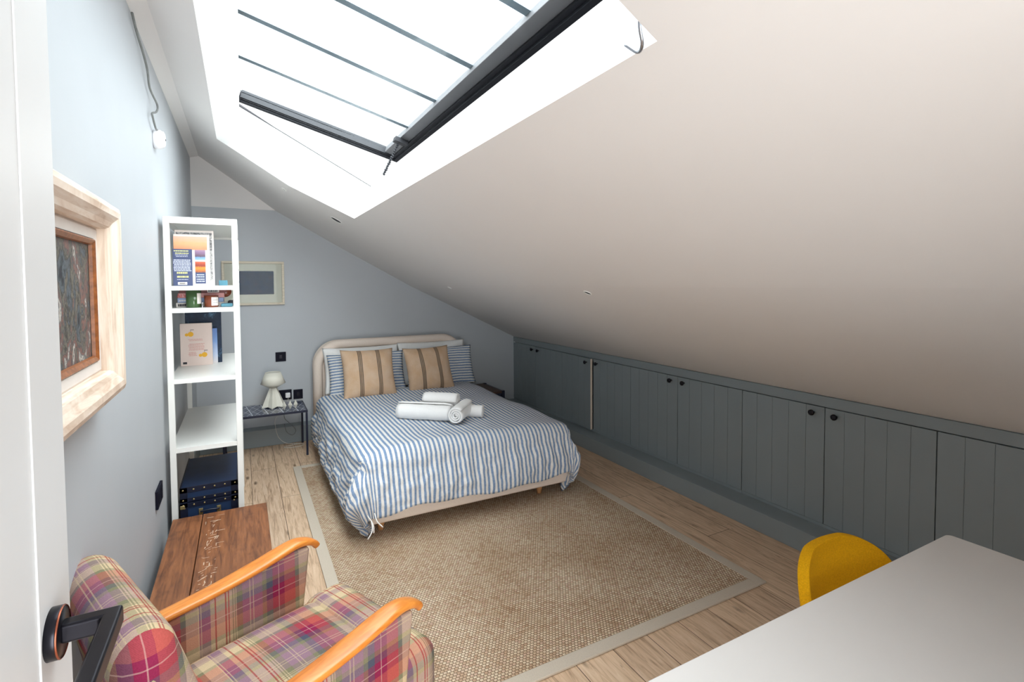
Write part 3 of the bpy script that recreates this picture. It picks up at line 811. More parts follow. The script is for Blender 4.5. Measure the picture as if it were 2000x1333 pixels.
def plug():
    t = thing('phone_charger', 'white plug in the socket by the lamp, its white lead trailing to the floor', 'charger', (.785, L-.011, .44))
    obj('plug_body', B(.757, .803, L-.052, L-.011, .432, .48), M['plug'], t, bevel=.008, seg=3)
    bm = NB(); tube(bm, [(.78, L-.04, .434), (.78, L-.045, .41), (.755, 5.425, .36), (.66, 5.418, .27), (.655, 5.415, .18), (.68, 5.405, .08), (.74, 5.39, .02), (.83, 5.375, .004), (.90, 5.33, .004), (.86, 5.27, .004), (.76, 5.27, .004), (.72, 5.31, .004), (.80, 5.34, .0045), (.87, 5.36, .006)], .0023, 6, 0, 8)
    obj('lead', bm, M['cable_white'], t, smooth=True)
plug()
def stool():
    x0, x1, y0, y1, h = 2.62, 2.90, 4.90, 5.40, .395
    t = thing('bedside_stool', 'small dark bedside stool with a brown top and navy metal frame', 'stool', ((x0+x1)/2, (y0+y1)/2, 0))
    obj('top', B(x0+.03, x1-.03, y0+.002, y1-.002, h-.022, h), M['dark_wood'], t, bevel=.003)
    for y in (y0, y1-.035):
        for x in (x0, x1-.035): obj('leg', B(x, x+.035, y, y+.035, 0, h+.004), M['navy_metal'], t, bevel=.002)
    bm = NB(); box(bm, x0+.035, x1-.035, y0+.003, y0+.03, h-.055, h-.022); box(bm, x0+.035, x1-.035, y1-.03, y1-.003, h-.055, h-.022); box(bm, x1-.03, x1-.002, y0+.035, y1-.035, h-.05, h-.004)
    box(bm, x0+.002, x0+.03, y0+.035, y1-.035, h-.05, h-.004); obj('rail', bm, M['navy_metal'], t, bevel=.002)
stool()

def wall_picture():
    x0, x1, z0, z1 = .229, .772, 1.369, 1.795
    t = thing('framed_print', 'pale wooden frame with a cream mount round a dark blue painting, on the far wall', 'picture', ((x0+x1)/2, L, z0))
    bm = NB(); w_ = .022
    for a, b, c, d in ((x0, x1, z0, z0+w_), (x0, x1, z1-w_, z1), (x0, x0+w_, z0+w_, z1-w_), (x1-w_, x1, z0+w_, z1-w_)): box(bm, a, b, L-.03, L, c, d)
    obj('frame', bm, M['picture_wood'], t, bevel=.003)
    obj('mount', B(x0+w_, x1-w_, L-.014, L-.001, z0+w_, z1-w_), M['mount'], t)
    obj('painting', B(.325, .677, L-.016, L-.0142, 1.473, 1.70), M['seascape'], t)
    obj('glass', B(x0+w_, x1-w_, L-.022, L-.020, z0+w_, z1-w_), M['picture_glass'], t)
wall_picture()

# ------------------------------------------------------------------ big framed painting on the left wall
def big_picture():
    # profile runs from the outer edge inward: (inset from the outer edge, height off the wall)
    y0, y1, z0, z1 = 1.0, 1.925, 1.232, 1.825
    t = thing('framed_painting', 'deep limed-wood frame round a dark flower painting, beside the door', 'picture', (0, (y0+y1)/2, z0))
    def ring(prof, name, mats, y0=y0, y1=y1, z0=z0, z1=z1):
        bm = NB(); rings = []
        for ins, h in prof:
            rings.append([bm.verts.new((h+.003, y, z)) for y, z in ((y0+ins, z0+ins), (y1-ins, z0+ins), (y1-ins, z1-ins), (y0+ins, z1-ins))])
        for a, b in zip(rings, rings[1:]):
            for i in range(4):
                f = bm.faces.new((a[i], a[(i+1) % 4], b[(i+1) % 4], b[i])); f.material_index = (i % 2) if len(mats) > 1 else 0
        bmesh.ops.recalc_face_normals(bm, faces=bm.faces[:])
        o = obj(name, bm, mats, t); return o
    m1 = [(0, 0), (0, .022), (.008, .030), (.008, .045), (.022, .060), (.030, .074), (.045, .080), (.060, .078), (.075, .066), (.088, .060), (.094, .050), (.094, .022)]
    ring(m1, 'moulding', [M['limed'], M['limed_v']])
    ring([(.094, .03), (.100, .033), (.125, .031), (.128, .027)], 'liner', [M['liner']])
    ring([(.128, .034), (.131, .036), (.141, .030), (.143, .022)], 'inner_slip', [M['rust']])
    i = .1425; obj('canvas', B(.008, .024, y0+i, y1-i, z0+i, z1-i), M['floral'], t)
    obj('backing', B(.004, .008, y0+.01, y1-.01, z0+.01, z1-.01), M['limed'], t)
big_picture()

# ------------------------------------------------------------------ white round fitting with its cable
def rose():
    c = Vector((0, 3.30, 2.345))
    t = thing('junction_fitting', 'small round white fitting dangling high on the wall from a grey cable', 'fitting', c)
    bm = NB(); lathe(bm, [(.046, .001), (.05, .01), (.05, .032), (.044, .04), (.043, .046), (.03, .052), (.006, .053)], c, 'x', 32); obj('body', bm, M['plug'], t, smooth=True, angle=30)
    bm = NB(); lathe(bm, [(.005, .053), (.005, .055)], c, 'x', 12); obj('screw', bm, M['dark_gasket'], t)
    bm = NB(); tube(bm, [(.012, 2.69, 2.722), (.012, 2.80, 2.685), (.014, 2.93, 2.655), (.02, 3.0, 2.60), (.016, 3.10, 2.545), (.03, 3.22, 2.505), (.03, 3.19, 2.46), (.02, 3.12, 2.43), (.02, 3.13, 2.415), (.02, 3.22, 2.385), (.02, 3.29, 2.39)], .005, 8, 0, 8)
    obj('cable', bm, M['cable'], t, smooth=True)
rose()
def left_socket():
    t = thing('wall_socket', 'black double socket low on the side wall in front of the white shelves', 'socket', (0, 3.05, .47))
    obj('faceplate', B(0, .012, 2.965, 3.135, .475, .565), M['black'], t, bevel=.002)
    for y in (2.99, 3.07): obj('rocker', B(.0125, .014, y, y+.04, .495, .545), M['black'], t)
left_socket()

# ------------------------------------------------------------------ downlights in the slope
def downlight(x, y, r, lb):
    n = Vector((-(zc(x+.02)-zc(x-.02))/.04, 0, 1)).normalized()
    m = Matrix.Translation((x, y, zc(x))) @ Vector((0, 0, 1)).rotation_difference(-n).to_matrix().to_4x4()
    t = thing('downlight', lb, 'light', (x, y, zc(x)), 0, 'downlights in the sloping ceiling')
    bm = NB(); lathe(bm, [(r, -.004), (r, .003), (r*.93, .0055), (r*.8, .004), (r*.78, .001)], (0, 0, 0), 'z', 32, cap=False); bm.transform(m); obj('bezel', bm, M['white'], t, smooth=True)
    bm = NB(); lathe(bm, [(r*.79, .0008), (r*.6, .0012)], (0, 0, 0), 'z', 32); bm.transform(m); obj('lens', bm, M['dark_frame'], t, smooth=True)
downlight(1.082, 4.309, .055, 'round downlight beside the lower far corner of the rooflight')
downlight(.703, 4.327, .022, 'tiny ceiling fitting near the high far corner of the rooflight')
downlight(2.13, 2.352, .026, 'small downlight alone in the middle of the slope, above the cupboards')
downlight(2.092, 4.427, .020, 'tiny downlight low on the slope above the bed')

# ------------------------------------------------------------------ white shelf unit
SX0, SX1, SY0, SY1, SH = .012, .380, 3.35, 4.45, 1.946
SB = [.632, 1.020, 1.415, 1.540]
def shelf():
    t = thing('shelf_unit', 'tall white open shelf unit standing end-on against the side wall', 'shelf', ((SX0+SX1)/2+.005, (SY0+SY1)/2, 0))
    p = .030
    x0 = SX0+.010
    for x in (x0, SX1-p):
        for y in (SY0, SY1-p): obj('post', B(x, x+p, y, y+p, 0, SH), M['white'], t, bevel=.002)
    bm = NB(); box(bm, x0+p, SX1-p, SY0, SY0+p, SH-.036, SH); box(bm, x0+p, SX1-p, SY1-p, SY1, SH-.036, SH); box(bm, x0, x0+p, SY0+p, SY1-p, SH-.036, SH); box(bm, SX1-p, SX1, SY0+p, SY1-p, SH-.036, SH)
    obj('top_frame', bm, M['white'], t, bevel=.001)
    obj('top_board', B(x0+p, SX1-p, SY0+p, SY1-p, SH-.022, SH-.002), M['white'], t)
    for z in SB: obj('shelf_board', B(x0+.004, SX1-.004, SY0+.004, SY1-.004, z, z+.024), M['white'], t) if 0 else None
    for z in SB:
        bm = NB(); prism(bm, [(x0+p, SY0+.002), (SX1-p, SY0+.002), (SX1-p, SY0+p), (SX1-.002, SY0+p), (SX1-.002, SY1-p), (SX1-p, SY1-p), (SX1-p, SY1-.002), (x0+p, SY1-.002), (x0+p, SY1-p), (x0+.002, SY1-p), (x0+.002, SY0+p), (x0+p, SY0+p)], z, z+.025, 2)
        obj('shelf_board', bm, M['white'], t)
    for k, z in enumerate((1.585, 1.655)):
        bm = NB(); lathe(bm, [(.004, 0), (.004, .002), (.002, .003)], (SX1, SY0+.017, z), 'x', 10); obj('screw', bm, M['chrome'], t)
shelf()
Z1, Z2, Z3, ZT = SB[3]+.025, SB[2]+.025, SB[1]+.025, SB[0]+.025

def book(name, x0, x1, y0, y1, z0, z1, mat, label, group=None, tilt=0):
    t = thing(name, label, 'book', ((x0+x1)/2, y0, z0), 0, group)
    obj('cover', B(x0, x1, y0, y1, z0, z1), mat, t, bevel=.001, seg=1)
    return t
def strips(t, x0, x1, y, rows, h, mat, name='print', jitter=.2):
    bm = NB(); rnd = random.Random(len(rows)+int(x0*1000))
    for z in rows:
        x = x0+(x1-x0)*jitter*rnd.random()*.5; e = x1-(x1-x0)*jitter*rnd.random()*.5
        while x < e:
            l = .004+.012*rnd.random(); l = min(l, e-x); box(bm, x, x+l, y-.0006, y, z, z+h); x += l+.0016
    return obj(name, bm, mat, t)
# top shelf
g = 'books on the top shelf'
t = book('book', .066, .257, 3.448, 3.466, Z1, Z1+.318, M['paper'], 'tall pale book with a black and white photo border, hindmost on the top shelf', g)
obj('photo', B(.072, .248, 3.4472, 3.448, Z1+.03, Z1+.306), M['mono'], t)
t = book('book', .062, .236, 3.425, 3.444, Z1, Z1+.292, M['paper'], 'white book showing orange sunset and dusk photographs, in the middle of the top shelf', g)
obj('sunset_photo', B(.062, .224, 3.4242, 3.425, Z1+.205, Z1+.28), M['sunset'], t)
obj('dusk_photo', B(.163, .214, 3.4242, 3.425, Z1+.148, Z1+.205), M['dusk'], t)
obj('ember_photo', B(.163, .214, 3.4242, 3.425, Z1+.075, Z1+.138), M['ember'], t)
obj('slate_panel', B(.163, .214, 3.4242, 3.425, Z1+.012, Z1+.075), M['navy_cover'], t)
strips(t, .166, .210, 3.4242, [Z1+.060, Z1+.048, Z1+.034, Z1+.022], .006, M['pale_ink'])
t = book('book', .058, .150, 3.400, 3.420, Z1, Z1+.207, M['navy_cover'], 'navy paperback turned to its back cover of pale print, frontmost on the top shelf', g)
strips(t, .064, .138, 3.400, [Z1+.193, Z1+.180], .006, M['yellow_ink']); strips(t, .070, .134, 3.400, [Z1+.172, Z1+.164], .003, M['pale_ink'])
strips(t, .060, .146, 3.400, [Z1+.142-.0085*i for i in range(8)], .0055, M['pale_ink'], 'blurb', .1)
strips(t, .074, .132, 3.400, [Z1+.068, Z1+.046], .010, M['yellow_ink']); strips(t, .074, .132, 3.400, [Z1+.034], .003, M['pale_ink'])
obj('barcode_panel', B(.080, .124, 3.3992, 3.400, Z1+.006, Z1+.021), M['paper'], t)
bm = NB(); [box(bm, .088+.0018*i, .0889+.0018*i, 3.3985, 3.3992, Z1+.009, Z1+.018) for i in range(15)]; obj('barcode', bm, M['ink'], t)
bm = B(.272, .318, 3.60, 3.66, Z1, Z1+.032); o = obj('card_box', bm, M['teal'], bevel=.002); tag(o, 'small teal box beside the tall pale book on the top shelf', 'box')
# second shelf: stacked books, two candles
g = 'books stacked behind the candles'
def flat(x0, x1, z, h, mat, lb, y0=3.50, y1=3.72):
    t = thing('book', lb, 'book', ((x0+x1)/2, y0, z), 0, g)
    obj('cover', B(x0, x1, y0, y1, z, z+h), mat, t, bevel=.0015, seg=1); return t
b1 = flat(.058, .300, Z2, .027, M['paper'], 'white-spined book with dark lettering at the bottom of the stack behind the candles')
strips(b1, .068, .118, 3.4995, [Z2+.006], .014, M['ink'], 'title', 0); 
b2 = flat(.066, .296, Z2+.0275, .026, M['blue_spine'], 'pale blue spined book, second from the bottom of the candle-shelf stack'); strips(b2, .072, .110, 3.4995, [Z2+.035], .007, M['paper'], 'title', 0)
b3 = flat(.068, .302, Z2+.054, .028, M['pink_spine'], 'pink spined book with red capital letters behind the green candle')
text('title', 'AI WEI', .027, M['red_ink'], b3, (.103, 3.499, Z2+.058))
b4 = flat(.074, .312, Z2+.0825, .024, M['maroon'], 'maroon book on top of the stack behind the candles'); obj('cream_band', B(.215, .275, 3.4988, 3.4998, Z2+.0845, Z2+.103), M['paper'], b4)
strips(b4, .22, .27, 3.4986, [Z2+.089], .010, M['ink'], 'title', 0)
def candle(x, y, r, h, mat, lb, lab):
    t = thing('candle_jar', lb, 'candle', (x, y, Z2), 0, 'candle jars on the narrow shelf')
    bm = NB(); lathe(bm, [(r*.9, 0), (r, .006), (r, h), (r-.004, h), (r-.004, h-.02)], (x, y, Z2), 'z', 36); obj('jar', bm, mat, t, smooth=True)
    bm = NB(); a0, a1 = lab[0], lab[1]; n = 10; rr = r+.0006
    for i in range(n):
        p, q = R(a0+(a1-a0)*i/n), R(a0+(a1-a0)*(i+1)/n)
        quad(bm, (x+rr*math.cos(p), y+rr*math.sin(p), Z2+lab[2]), (x+rr*math.cos(q), y+rr*math.sin(q), Z2+lab[2]), (x+rr*math.cos(q), y+rr*math.sin(q), Z2+lab[3]), (x+rr*math.cos(p), y+rr*math.sin(p), Z2+lab[3]))
    lo = obj('label_sticker', bm, M['paper'], t); so = lo.modifiers.new('s', 'SOLIDIFY'); so.thickness = .0006
    bm = NB()
    for k in range(2 if h < .09 else 0):
        z = Z2+lab[2]+(lab[3]-lab[2])*(.35+.3*k)
        p, q = R(a0+12), R(a1-12); rr = r+.0014
        for i in range(6):
            u, v = p+(q-p)*i/6, p+(q-p)*(i+1)/6
            quad(bm, (x+rr*math.cos(u), y+rr*math.sin(u), z), (x+rr*math.cos(v), y+rr*math.sin(v), z), (x+rr*math.cos(v), y+rr*math.sin(v), z+.0015), (x+rr*math.cos(u), y+rr*math.sin(u), z+.0015))
    if len(bm.verts): obj('print', bm, M['ink'], lo)
    else: bm.free()
    bm = NB(); lathe(bm, [(.001, h-.022), (.001, h-.008)], (x, y, Z2), 'z', 6); obj('wick', bm, M['ink'], t)
candle(.150, 3.435, .038, .098, M['green_glass'], 'tall green candle jar with a white label, on the narrow shelf', (-60, -12, .022, .082))
candle(.238, 3.435, .036, .068, M['amber'], 'short brown candle jar with a white label, on the narrow shelf', (-88, -20, .010, .058))
bm = NB(); lathe(bm, [(.008, 0), (.003, .004), (.003, .02), (.007, .024), (.007, .03)], (.194, 3.40, Z2), 'z', 14); tag(obj('tiny_candlestick', bm, M['chrome'], smooth=True), 'tiny silver stand between the two candle jars', 'ornament')
bm = NB(); lathe(bm, [(.02, -.03), (.034, -.022), (.034, .022), (.02, .03)], (.305, 3.60, Z2+.0), 'y', 20); bm.transform(Matrix.Translation((0, 0, .088)));
o = obj('wooden_spool', bm, M['amber'], smooth=True); tag(o, 'rounded red-brown object lying on the glasses case beside the stacked books', 'ornament')
o = obj('glasses_case', B(.318, .352, 3.55, 3.68, Z2+.001, Z2+.034), M['ink'], bevel=.008); tag(o, 'small black case behind the teal cloth on the narrow shelf', 'case')
o.location.z = Z2
o = obj('folded_cloth', B(.285, .345, 3.42, 3.50, Z2+.000, Z2+.020), M['teal'], bevel=.006); tag(o, 'folded pale teal cloth lying beside the brown candle jar', 'cloth')
o = obj('small_tin', B(.292, .345, 3.53, 3.60, Z2+.0, Z2+.02), M['chrome']) if 0 else None
# third shelf
g = 'books standing on the third shelf'
book('book', .060, .267, 3.962, 3.984, Z3, Z3+.345, M['midnight'], 'large midnight-blue book standing hindmost on the third shelf', g)
book('book', .150, .243, 3.93, 3.952, Z3, Z3+.20, M['skyblue'], 'sky-blue and white book mostly hidden behind the blush cookbook', g) if 0 else None
book('book', .120, .243, 3.925, 3.945, Z3, Z3+.235, M['skyblue'], 'sky-blue and white book, its edge showing beside the blush cover', g)
t = book('book', .038, .216, 3.88, 3.905, Z3, Z3+.275, M['blush'], 'blush-coloured book with two yellow fruits drawn on it, on the third shelf', g)
def fruit(cx, cz):
    bm = NB(); lathe(bm, [(.016, -.0008), (.016, 0)], (cx, 3.8795, cz), 'y', 20); lathe(bm, [(.010, -.0006), (.010, 0)], (cx-.022, 3.8795, cz-.003), 'y', 16)
    f = obj('fruit_drawing', bm, M['fruit'], t); bm = NB(); box(bm, cx-.0008, cx+.0008, 3.879, 3.8797, cz+.012, cz+.03); box(bm, cx, cx+.018, 3.879, 3.8797, cz+.027, cz+.030); obj('stalk', bm, M['ink'], f)
fruit(.096, Z3+.205); fruit(.170, Z3+.068)
strips(t, .080, .165, 3.8798, [Z3+.170, Z3+.162], .003, M['rose_ink']); strips(t, .080, .172, 3.8798, [Z3+.140-.008*i for i in range(6)], .003, M['rose_ink']); strips(t, .080, .128, 3.8798, [Z3+.085-.007*i for i in range(4)], .003, M['rose_ink'])
obj('barcode', B(.050, .072, 3.879, 3.8798, Z3+.012, Z3+.026), M['ink'], t)

# blue trunks on the floor inside the shelf
def blue_trunk():
    x0, x1, y0, y1, h = .062, .345, 3.39, 3.95, .418
    t = thing('storage_trunk', 'navy blue studded storage trunk at the foot of the white shelf unit', 'trunk', ((x0+x1)/2, (y0+y1)/2, 0))
    zl = h-.085
    obj('body', B(x0+.002, x1-.002, y0+.002, y1-.002, 0, zl-.003), M['trunk_blue'], t, bevel=.003)
    obj('lid', B(x0, x1, y0, y1, zl, h), M['trunk_blue'], t, bevel=.004)
    bm = NB(); q = .004
    for z0, z1 in ((zl-.03, zl-.004), (zl+.002, zl+.024), (h-.03, h+.002), (0, .03)):
        box(bm, x0-q, x1+q, y0-q, y0+.004, z0, z1); box(bm, x0-q, x0+.004, y0-q, y1+q, z0, z1); box(bm, x1-.004, x1+q, y0-q, y1+q, z0, z1)
    for x in (x0, x1-.03): box(bm, x-q+.001, x+.03+q-.001, y0-q, y0+.004, 0, h)
    obj('binding', bm, M['trunk_dark'], t, bevel=.001, seg=1)
    n = 6
    for i in range(n):
        x = x0+.012+(x1-x0-.024)*i/(n-1)
        for z in (zl+.013, h-.014, zl-.017):
            bm = NB(); lathe(bm, [(.005, 0), (.0045, -.002), (.002, -.0035)], (x, y0-q, z), 'y', 12); obj('stud', bm, M['brass'], t, smooth=True)
    for z in (.30, .24, .18, .12, .06):
        for x in (x0+.018, x1-.018):
            bm = NB(); lathe(bm, [(.005, 0), (.0045, -.002), (.002, -.0035)], (x, y0-q, z), 'y', 12); obj('stud', bm, M['brass'], t, smooth=True)
    cx = (x0+x1)/2
    bm = NB(); tube(bm, [(cx-.045, y0-.004, .268), (cx-.04, y0-.016, .272), (cx, y0-.02, .276), (cx+.04, y0-.016, .272), (cx+.045, y0-.004, .268)], .005, 8, 0, 5)
    hd = obj('handle', bm, M['trunk_dark'], t, smooth=True)
    bm = NB(); box(bm, cx-.055, cx-.035, y0-.006, y0, .25, .285); box(bm, cx+.035, cx+.055, y0-.006, y0, .25, .285); obj('handle_plate', bm, M['brass'], hd, bevel=.001)
    obj('corner_clasp', B(x0-.003, x0+.02, y0-.009, y0, .298, .318), M['brass'], t, bevel=.002)
blue_trunk()

# ------------------------------------------------------------------ old wooden chest
def chest():
    x0, x1, y0, y1, h = .045, .492, 2.16, 3.18, .33
    t = thing('wooden_chest', 'old brown plank chest with scratched white marks, between armchair and shelves', 'chest', ((x0+x1)/2, (y0+y1)/2, 0))
    obj('body', B(x0+.012, x1-.012, y0+.012, y1-.012, 0, h-.028), M['chest'], t, bevel=.003)
    obj('lid_plank', B(x0, .1805, y0, y1, h-.026, h), M['chest'], t, bevel=.003)
    lp = obj('lid_plank', B(.184, x1, y0, y1, h-.026, h), M['chest'], t, bevel=.003)
    bm = NB(); rnd = random.Random(8)
    for i in range(60):
        y = 2.35+.78*rnd.random(); x = .20+.06*rnd.random(); ln = .006+.03*rnd.random(); a = rnd.choice((0, 0, 1.3, .7, 1.57)); wd = .0008+.0012*rnd.random()
        m = Matrix.Translation((x, y, 0)) @ Matrix.Rotation(a, 4, 'Z'); box(bm, 0, ln, -wd, wd, h-.0002, h+.0004, 0, m)
    obj('scratches', bm, M['scratch'], lp)
chest()

# ------------------------------------------------------------------ tartan armchair
def armchair():
    F = math.atan2(.391, .921)
    t = thing('armchair', 'tartan wool armchair in red, mauve and cream with orange wooden arms', 'armchair', (.444, 1.651, 0), F)
    def P(*a, **k): return obj(*a, parent=t, local=True, **k)
    def cushion(x0, x1, y0, y1, z0, z1, rr, crown=.03, n=22, uvoff=(0, 0)):
        """rounded upholstered block with a crowned top; UVs run on over the edges"""
        bm = NB(); uv = bm.loops.layers.uv.verify()
        bmesh.ops.create_cube(bm, size=1)
        bmesh.ops.subdivide_edges(bm, edges=bm.edges[:], cuts=n-1, use_grid_fill=True)
        hx, hy, hz = (x1-x0)/2, (y1-y0)/2, (z1-z0)/2; c = Vector(((x0+x1)/2, (y0+y1)/2, (z0+z1)/2))
        q = {}
        for v in bm.verts:
            p = Vector((v.co.x*2*hx, v.co.y*2*hy, v.co.z*2*hz))
            inner = Vector((max(-hx+rr, min(hx-rr, p.x)), max(-hy+rr, min(hy-rr, p.y)), max(-hz+rr, min(hz-rr, p.z))))
            d = p-inner
            if d.length > 1e-9: p = inner+d.normalized()*rr
            u, w_ = v.co.x*2, v.co.y*2
            if v.co.z > 0: p.z += crown*(1-u*u)*(1-w_*w_)*v.co.z*2
            q[v] = p+c
        for v, p in q.items(): v.co = p
        bm.normal_update()
        for f in bm.faces:
            nn = f.normal; a = max(range(3), key=lambda i: abs(nn[i]))
            for l in f.loops:
                p = l.vert.co
                if a == 2: w2 = (p.x, p.y)
                elif a == 0: w2 = (x1+(z1-p.z) if nn.x > 0 else x0-(z1-p.z), p.y)
                else: w2 = (p.x, y1+(z1-p.z) if nn.y > 0 else y0-(z1-p.z))
                l[uv].uv = (w2[0]+uvoff[0], w2[1]+uvoff[1])
        return bm
    # seat cushion between the arms, its front spreading wider
    P('seat', cushion(-.27, .30, -.262, .262, .24, .405, .05, .028), M['plaid'], smooth=True)
    P('seat_front', cushion(.24, .425, -.285, .285, .13, .41, .055, .012, uvoff=(0, 0)), M['plaid'], smooth=True)
    # raked, rounded back
    def back():
        bm = NB(); uv = bm.loops.layers.uv.verify(); n, mm = 28, 40
        # closed section in local xz, lofted across y with rounded ends
        h0, h1, th = .20, .815, .075
        sec = []
        def cen(s): return (-.255-.125*s**1.25, h0+(h1-h0)*s)
        K = 20
        for i in range(K+1):
            s = i/K*.93; cx_, cz_ = cen(s); sec.append((cx_+th*(1-.12*s)+.012*math.sin(s*math.pi), cz_))
        cx_, cz_ = cen(.93)
        for i in range(1, 12):
            a = math.pi*i/12; sec.append((cx_+th*.88*math.cos(a), cz_+.075*math.sin(a)))
        for i in range(K+1):
            s = .93*(1-i/K); cx_, cz_ = cen(s); sec.append((cx_-th*(1-.12*s), cz_))
        dist = [0]
        for a, b in zip(sec, sec[1:]): dist.append(dist[-1]+math.hypot(b[0]-a[0], b[1]-a[1]))
        rows = []; N = 30; hw = .285
        cxm = lambda z: (-.255-.125*max(0, (z-h0)/(h1-h0))**1.25)
        for j in range(N+1):
            u = -1+2*j/N
            e = abs(u); k = max(0, (e-.74)/.26)            # rounding at the ends
            sh = math.sqrt(max(0, 1-k*k))
            y = (hw*.74*u/.74 if e <= .74 else math.copysign(hw*.74+hw*.26*math.sin(k*math.pi/2), u))
            shrink = math.cos(k*math.pi/2) if e > .74 else 1
            row = []
            for (x, z) in sec:
                cx_ = cxm(min(z, h1-.04)); zt = h1-.06
                xx = cx_+(x-cx_)*max(shrink, .04)
                zz = z if z < zt else zt+(z-zt)*max(shrink, .04)
                row.append(bm.verts.new((xx, y, zz)))
            rows.append(row)
        for j in range(N):
            for i in range(len(sec)-1):
                f = bm.faces.new((rows[j][i], rows[j+1][i], rows[j+1][i+1], rows[j][i+1]))
                for l, (jj, ii) in zip(f.loops, ((j, i), (j+1, i), (j+1, i+1), (j, i+1))): l[uv].uv = (dist[ii]+.07, rows[jj][ii].co.y+.03) if abs(-1+2*(j+.5)/N) < .83 else (rows[jj][ii].co.x+.54, rows[jj][ii].co.z+.027)
        for r_ in (rows[0], rows[-1]):
            f = bm.faces.new(r_)
            for l in f.loops: l[uv].uv = (l.vert.co.x, l.vert.co.z)
        bmesh.ops.recalc_face_normals(bm, faces=bm.faces[:])
        return bm
    b = P('backrest', back(), M['plaid'], smooth=True)
    # upholstered side panels under the wooden arms
    for s in (-1, 1):
        ya, yb = (.272, .322) if s > 0 else (-.322, -.272)
        top = [(-.27, .535), (-.1, .548), (.1, .572), (.22, .594), (.285, .585)]
        pts = [(-.29, .20), (.235, .20), (.262, .40)]+top[::-1]
        bm = NB(); prism(bm, pts, ya, yb, 1); bmesh.ops.triangulate(bm, faces=[f for f in bm.faces if len(f.verts) > 4])
        uv = bm.loops.layers.uv.verify()
        for f in bm.faces:
            for l in f.loops:
                p = l.vert.co; l[uv].uv = (p.x, .18-p.z*1.0+(p.y-ya)*1.0)
        P('side_panel', bm, M['plaid'], bevel=.012, seg=3)
        # curved wooden armrest
        path = [(-.30, .543, .026), (-.2, .551, .029), (-.05, .563, .033), (.08, .580, .036), (.17, .597, .035), (.235, .607, .031), (.28, .600, .026), (.312, .582, .020), (.322, .568, .016)]
        xs = smoothpath([(p[0], p[1], p[2]) for p in path], 5); bm = NB(); rings = []
        for k, q in enumerate(xs):
            d = xs[min(k+1, len(xs)-1)]-xs[max(k-1, 0)]; dn = Vector((d.x, 0, d.y)).normalized(); up = Vector((-dn.z, 0, dn.x)); yc = (ya+yb)/2; hw = q.z; hh = .012
            ring = []
            for i in range(16):
                a = 2*math.pi*i/16; cc, ss = math.cos(a), math.sin(a)
                sx = math.copysign(abs(cc)**.55, cc)*hw; sz = math.copysign(abs(ss)**.7, ss)*hh
                ring.append(bm.verts.new(Vector((q.x, yc+sx, q.y))+up*sz))
            rings.append(ring)
        for a, b2 in zip(rings, rings[1:]):
            for i in range(16): bm.faces.new((a[i], a[(i+1) % 16], b2[(i+1) % 16], b2[i]))
        bm.faces.new(rings[0]); bm.faces.new(rings[-1][::-1]); bmesh.ops.recalc_face_normals(bm, faces=bm.faces[:])
        P('armrest', bm, M['orange_wood'], smooth=True)
    bm = B(-.31, .36, -.265, .265, .12, .26); boxuv(bm); P('seat_frame', bm, M['plaid'], bevel=.015)
    for x, y in ((.33, .22), (.33, -.22), (-.27, .22), (-.27, -.22)):
        bm = NB(); lathe(bm, [(.014, 0), (.022, .13)], (x, y, 0), 'z', 16); P('leg', bm, M['orange_wood'], smooth=True)
armchair()

# ------------------------------------------------------------------ desk and mustard chair
def desk():
    x0, x1, y0, y1, h = 1.108, 2.415, .06, .779, .74
    t = thing('desk', 'plain white desk with rounded corners in the near corner of the room', 'desk', ((x0+x1)/2, (y0+y1)/2, 0))
    pts = []; r = .018
    for cx, cy, a0 in ((x1-r, y1-r, 0), (x0+r, y1-r, 90), (x0+r, y0+r, 180), (x1-r, y0+r, 270)):
        for i in range(7): a = R(a0+15*i); pts.append((cx+r*math.cos(a), cy+r*math.sin(a)))
    bm = NB(); prism(bm, pts, h-.024, h, 2); obj('desktop', bm, M['desk'], t, bevel=.002)
    for x in (x0+.06, x1-.06):
        for y in (y0+.06, y1-.06):
            bm = NB(); lathe(bm, [(.016, 0), (.024, h-.024)], (x, y, 0), 'z', 20); obj('leg', bm, M['white'], t, smooth=True)
    bm = NB(); box(bm, x0+.08, x1-.08, y0+.05, y0+.07, h-.08, h-.024); obj('apron', bm, M['white'], t)
desk()
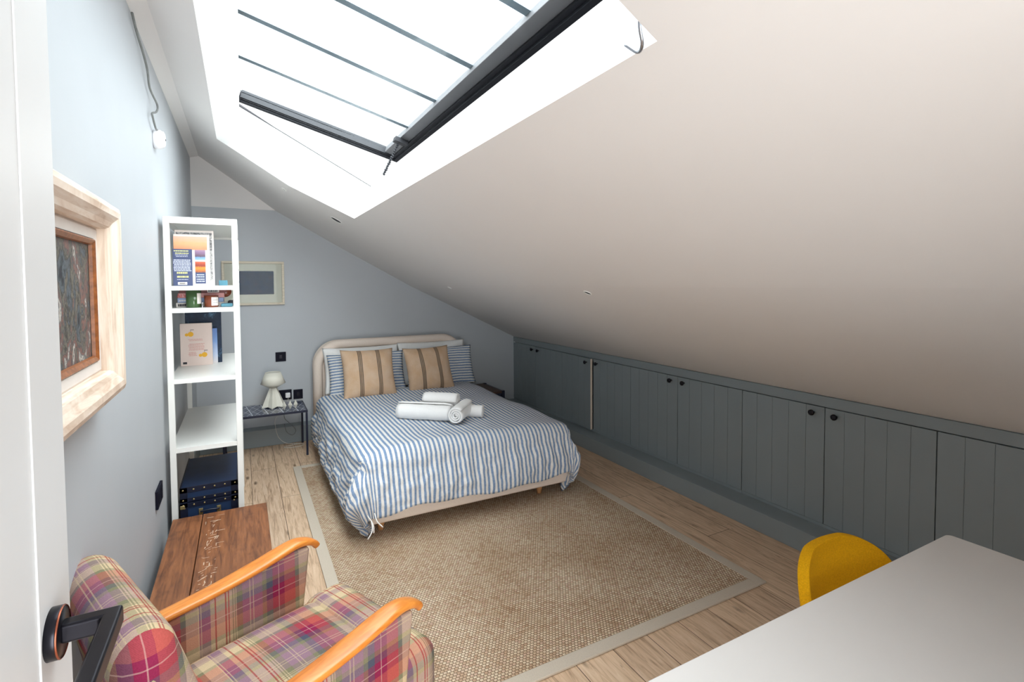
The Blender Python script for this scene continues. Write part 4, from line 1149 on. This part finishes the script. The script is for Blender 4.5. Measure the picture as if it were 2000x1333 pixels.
def mustard_chair():
    t = thing('desk_chair', 'mustard yellow fabric shell chair tucked behind the white desk', 'chair', (1.952, .655, 0), R(0))
    def P(*a, **k): return obj(*a, parent=t, local=True, **k)
    # one-piece upholstered shell: rows climb from the seat front up the back
    prof = [(-.22, .435), (-.17, .45), (-.08, .452), (.03, .445), (.11, .45), (.165, .48), (.20, .54), (.222, .61), (.238, .68), (.250, .738), (.254, .765), (.256, .779)]
    P3 = smoothpath([(a, b, 0) for a, b in prof], 6)
    bm = NB(); n = 28; rows = []
    for q in P3:
        vert = min(1, max(0, (q.y-.45)/.12))
        k = max(0, (q.y-.56)/(.783-.56)); hw = .236*max(.012, 1-k**3.2)**.40
        if q.x < -.08 and q.y < .46: hw = .226-.045*((-.08-q.x)/.14)**2
        row = []
        for i in range(n+1):
            x = hw*math.sin((-1+2*i/n)*math.pi/2*.9)/math.sin(math.pi/2*.9); f = (x/.226)**2
            row.append(bm.verts.new((x, q.x-vert*.075*f, q.y+(1-vert)*.022*f)))
        rows.append(row)
    for a, b in zip(rows, rows[1:]):
        for i in range(n): bm.faces.new((a[i], a[i+1], b[i+1], b[i]))
    bmesh.ops.recalc_face_normals(bm, faces=bm.faces[:])
    s = P('shell', bm, M['mustard'], smooth=True); so = s.modifiers.new('solid', 'SOLIDIFY'); so.thickness = .030; so.offset = 0
    sb = s.modifiers.new('sub', 'SUBSURF'); sb.levels = 1; sb.render_levels = 1
    for x, y in ((.18, -.16), (-.18, -.16), (.18, .17), (-.18, .17)):
        bm = NB(); tube(bm, [(x*.55, y*.55, .42), (x, y, 0)], lambda u: .016-.006*u, 12); P('leg', bm, M['dark_gasket'], smooth=True)
    bm = B(-.11, .11, -.11, .11, .405, .425); P('seat_plate', bm, M['dark_gasket'])
mustard_chair()

# ------------------------------------------------------------------ open door beside the camera
def door():
    x1 = .205; x0 = x1-.04; ye = .772; yh = -.08
    root = thing('door_1', None, None, ((x0+x1)/2, yh, 0)); root['kind'] = 'structure'
    bm = NB(); g = .672; zt, zb = 1.98, .14
    box(bm, x0, x1-.002, yh, ye, .008, 2.12)
    box(bm, x1-.002, x1, g, ye, .008, 2.12); box(bm, x1-.002, x1, yh, yh+.1, .008, 2.12)
    box(bm, x1-.002, x1, yh+.1, g, zt, 2.12); box(bm, x1-.002, x1, yh+.1, g, .008, zb)
    obj('door_leaf', bm, M['door_white'], root, bevel=.0015)
    c = Vector((x1, .702, 1.197))
    bm = NB(); lathe(bm, [(.0265, 0), (.0265, .009), (.0255, .0105)], c, 'x', 40); hd = obj('handle', bm, M['bronze'], root, smooth=True, angle=30)
    bm = NB(); lathe(bm, [(.0258, .0102), (.0265, .0094), (.0268, .0100), (.0258, .0112)], c, 'x', 40, cap=False); obj('handle_rim', bm, M['copper'], hd, smooth=True)
    bm = NB(); hw = .0088; hz = .0105
    # square neck and mitred lever as one bar
    xe = x1+.062
    pts = [(x1+.009, c.y-hw), (x1+.009, c.y+hw), (xe+.0, c.y+hw), (xe, c.y-.135), (xe-.0176, c.y-.135), (xe-.0176, c.y-hw)]
    prism(bm, pts, c.z-hz, c.z+hz, 2); obj('lever', bm, M['bronze'], hd, bevel=.0035, seg=3)
door()
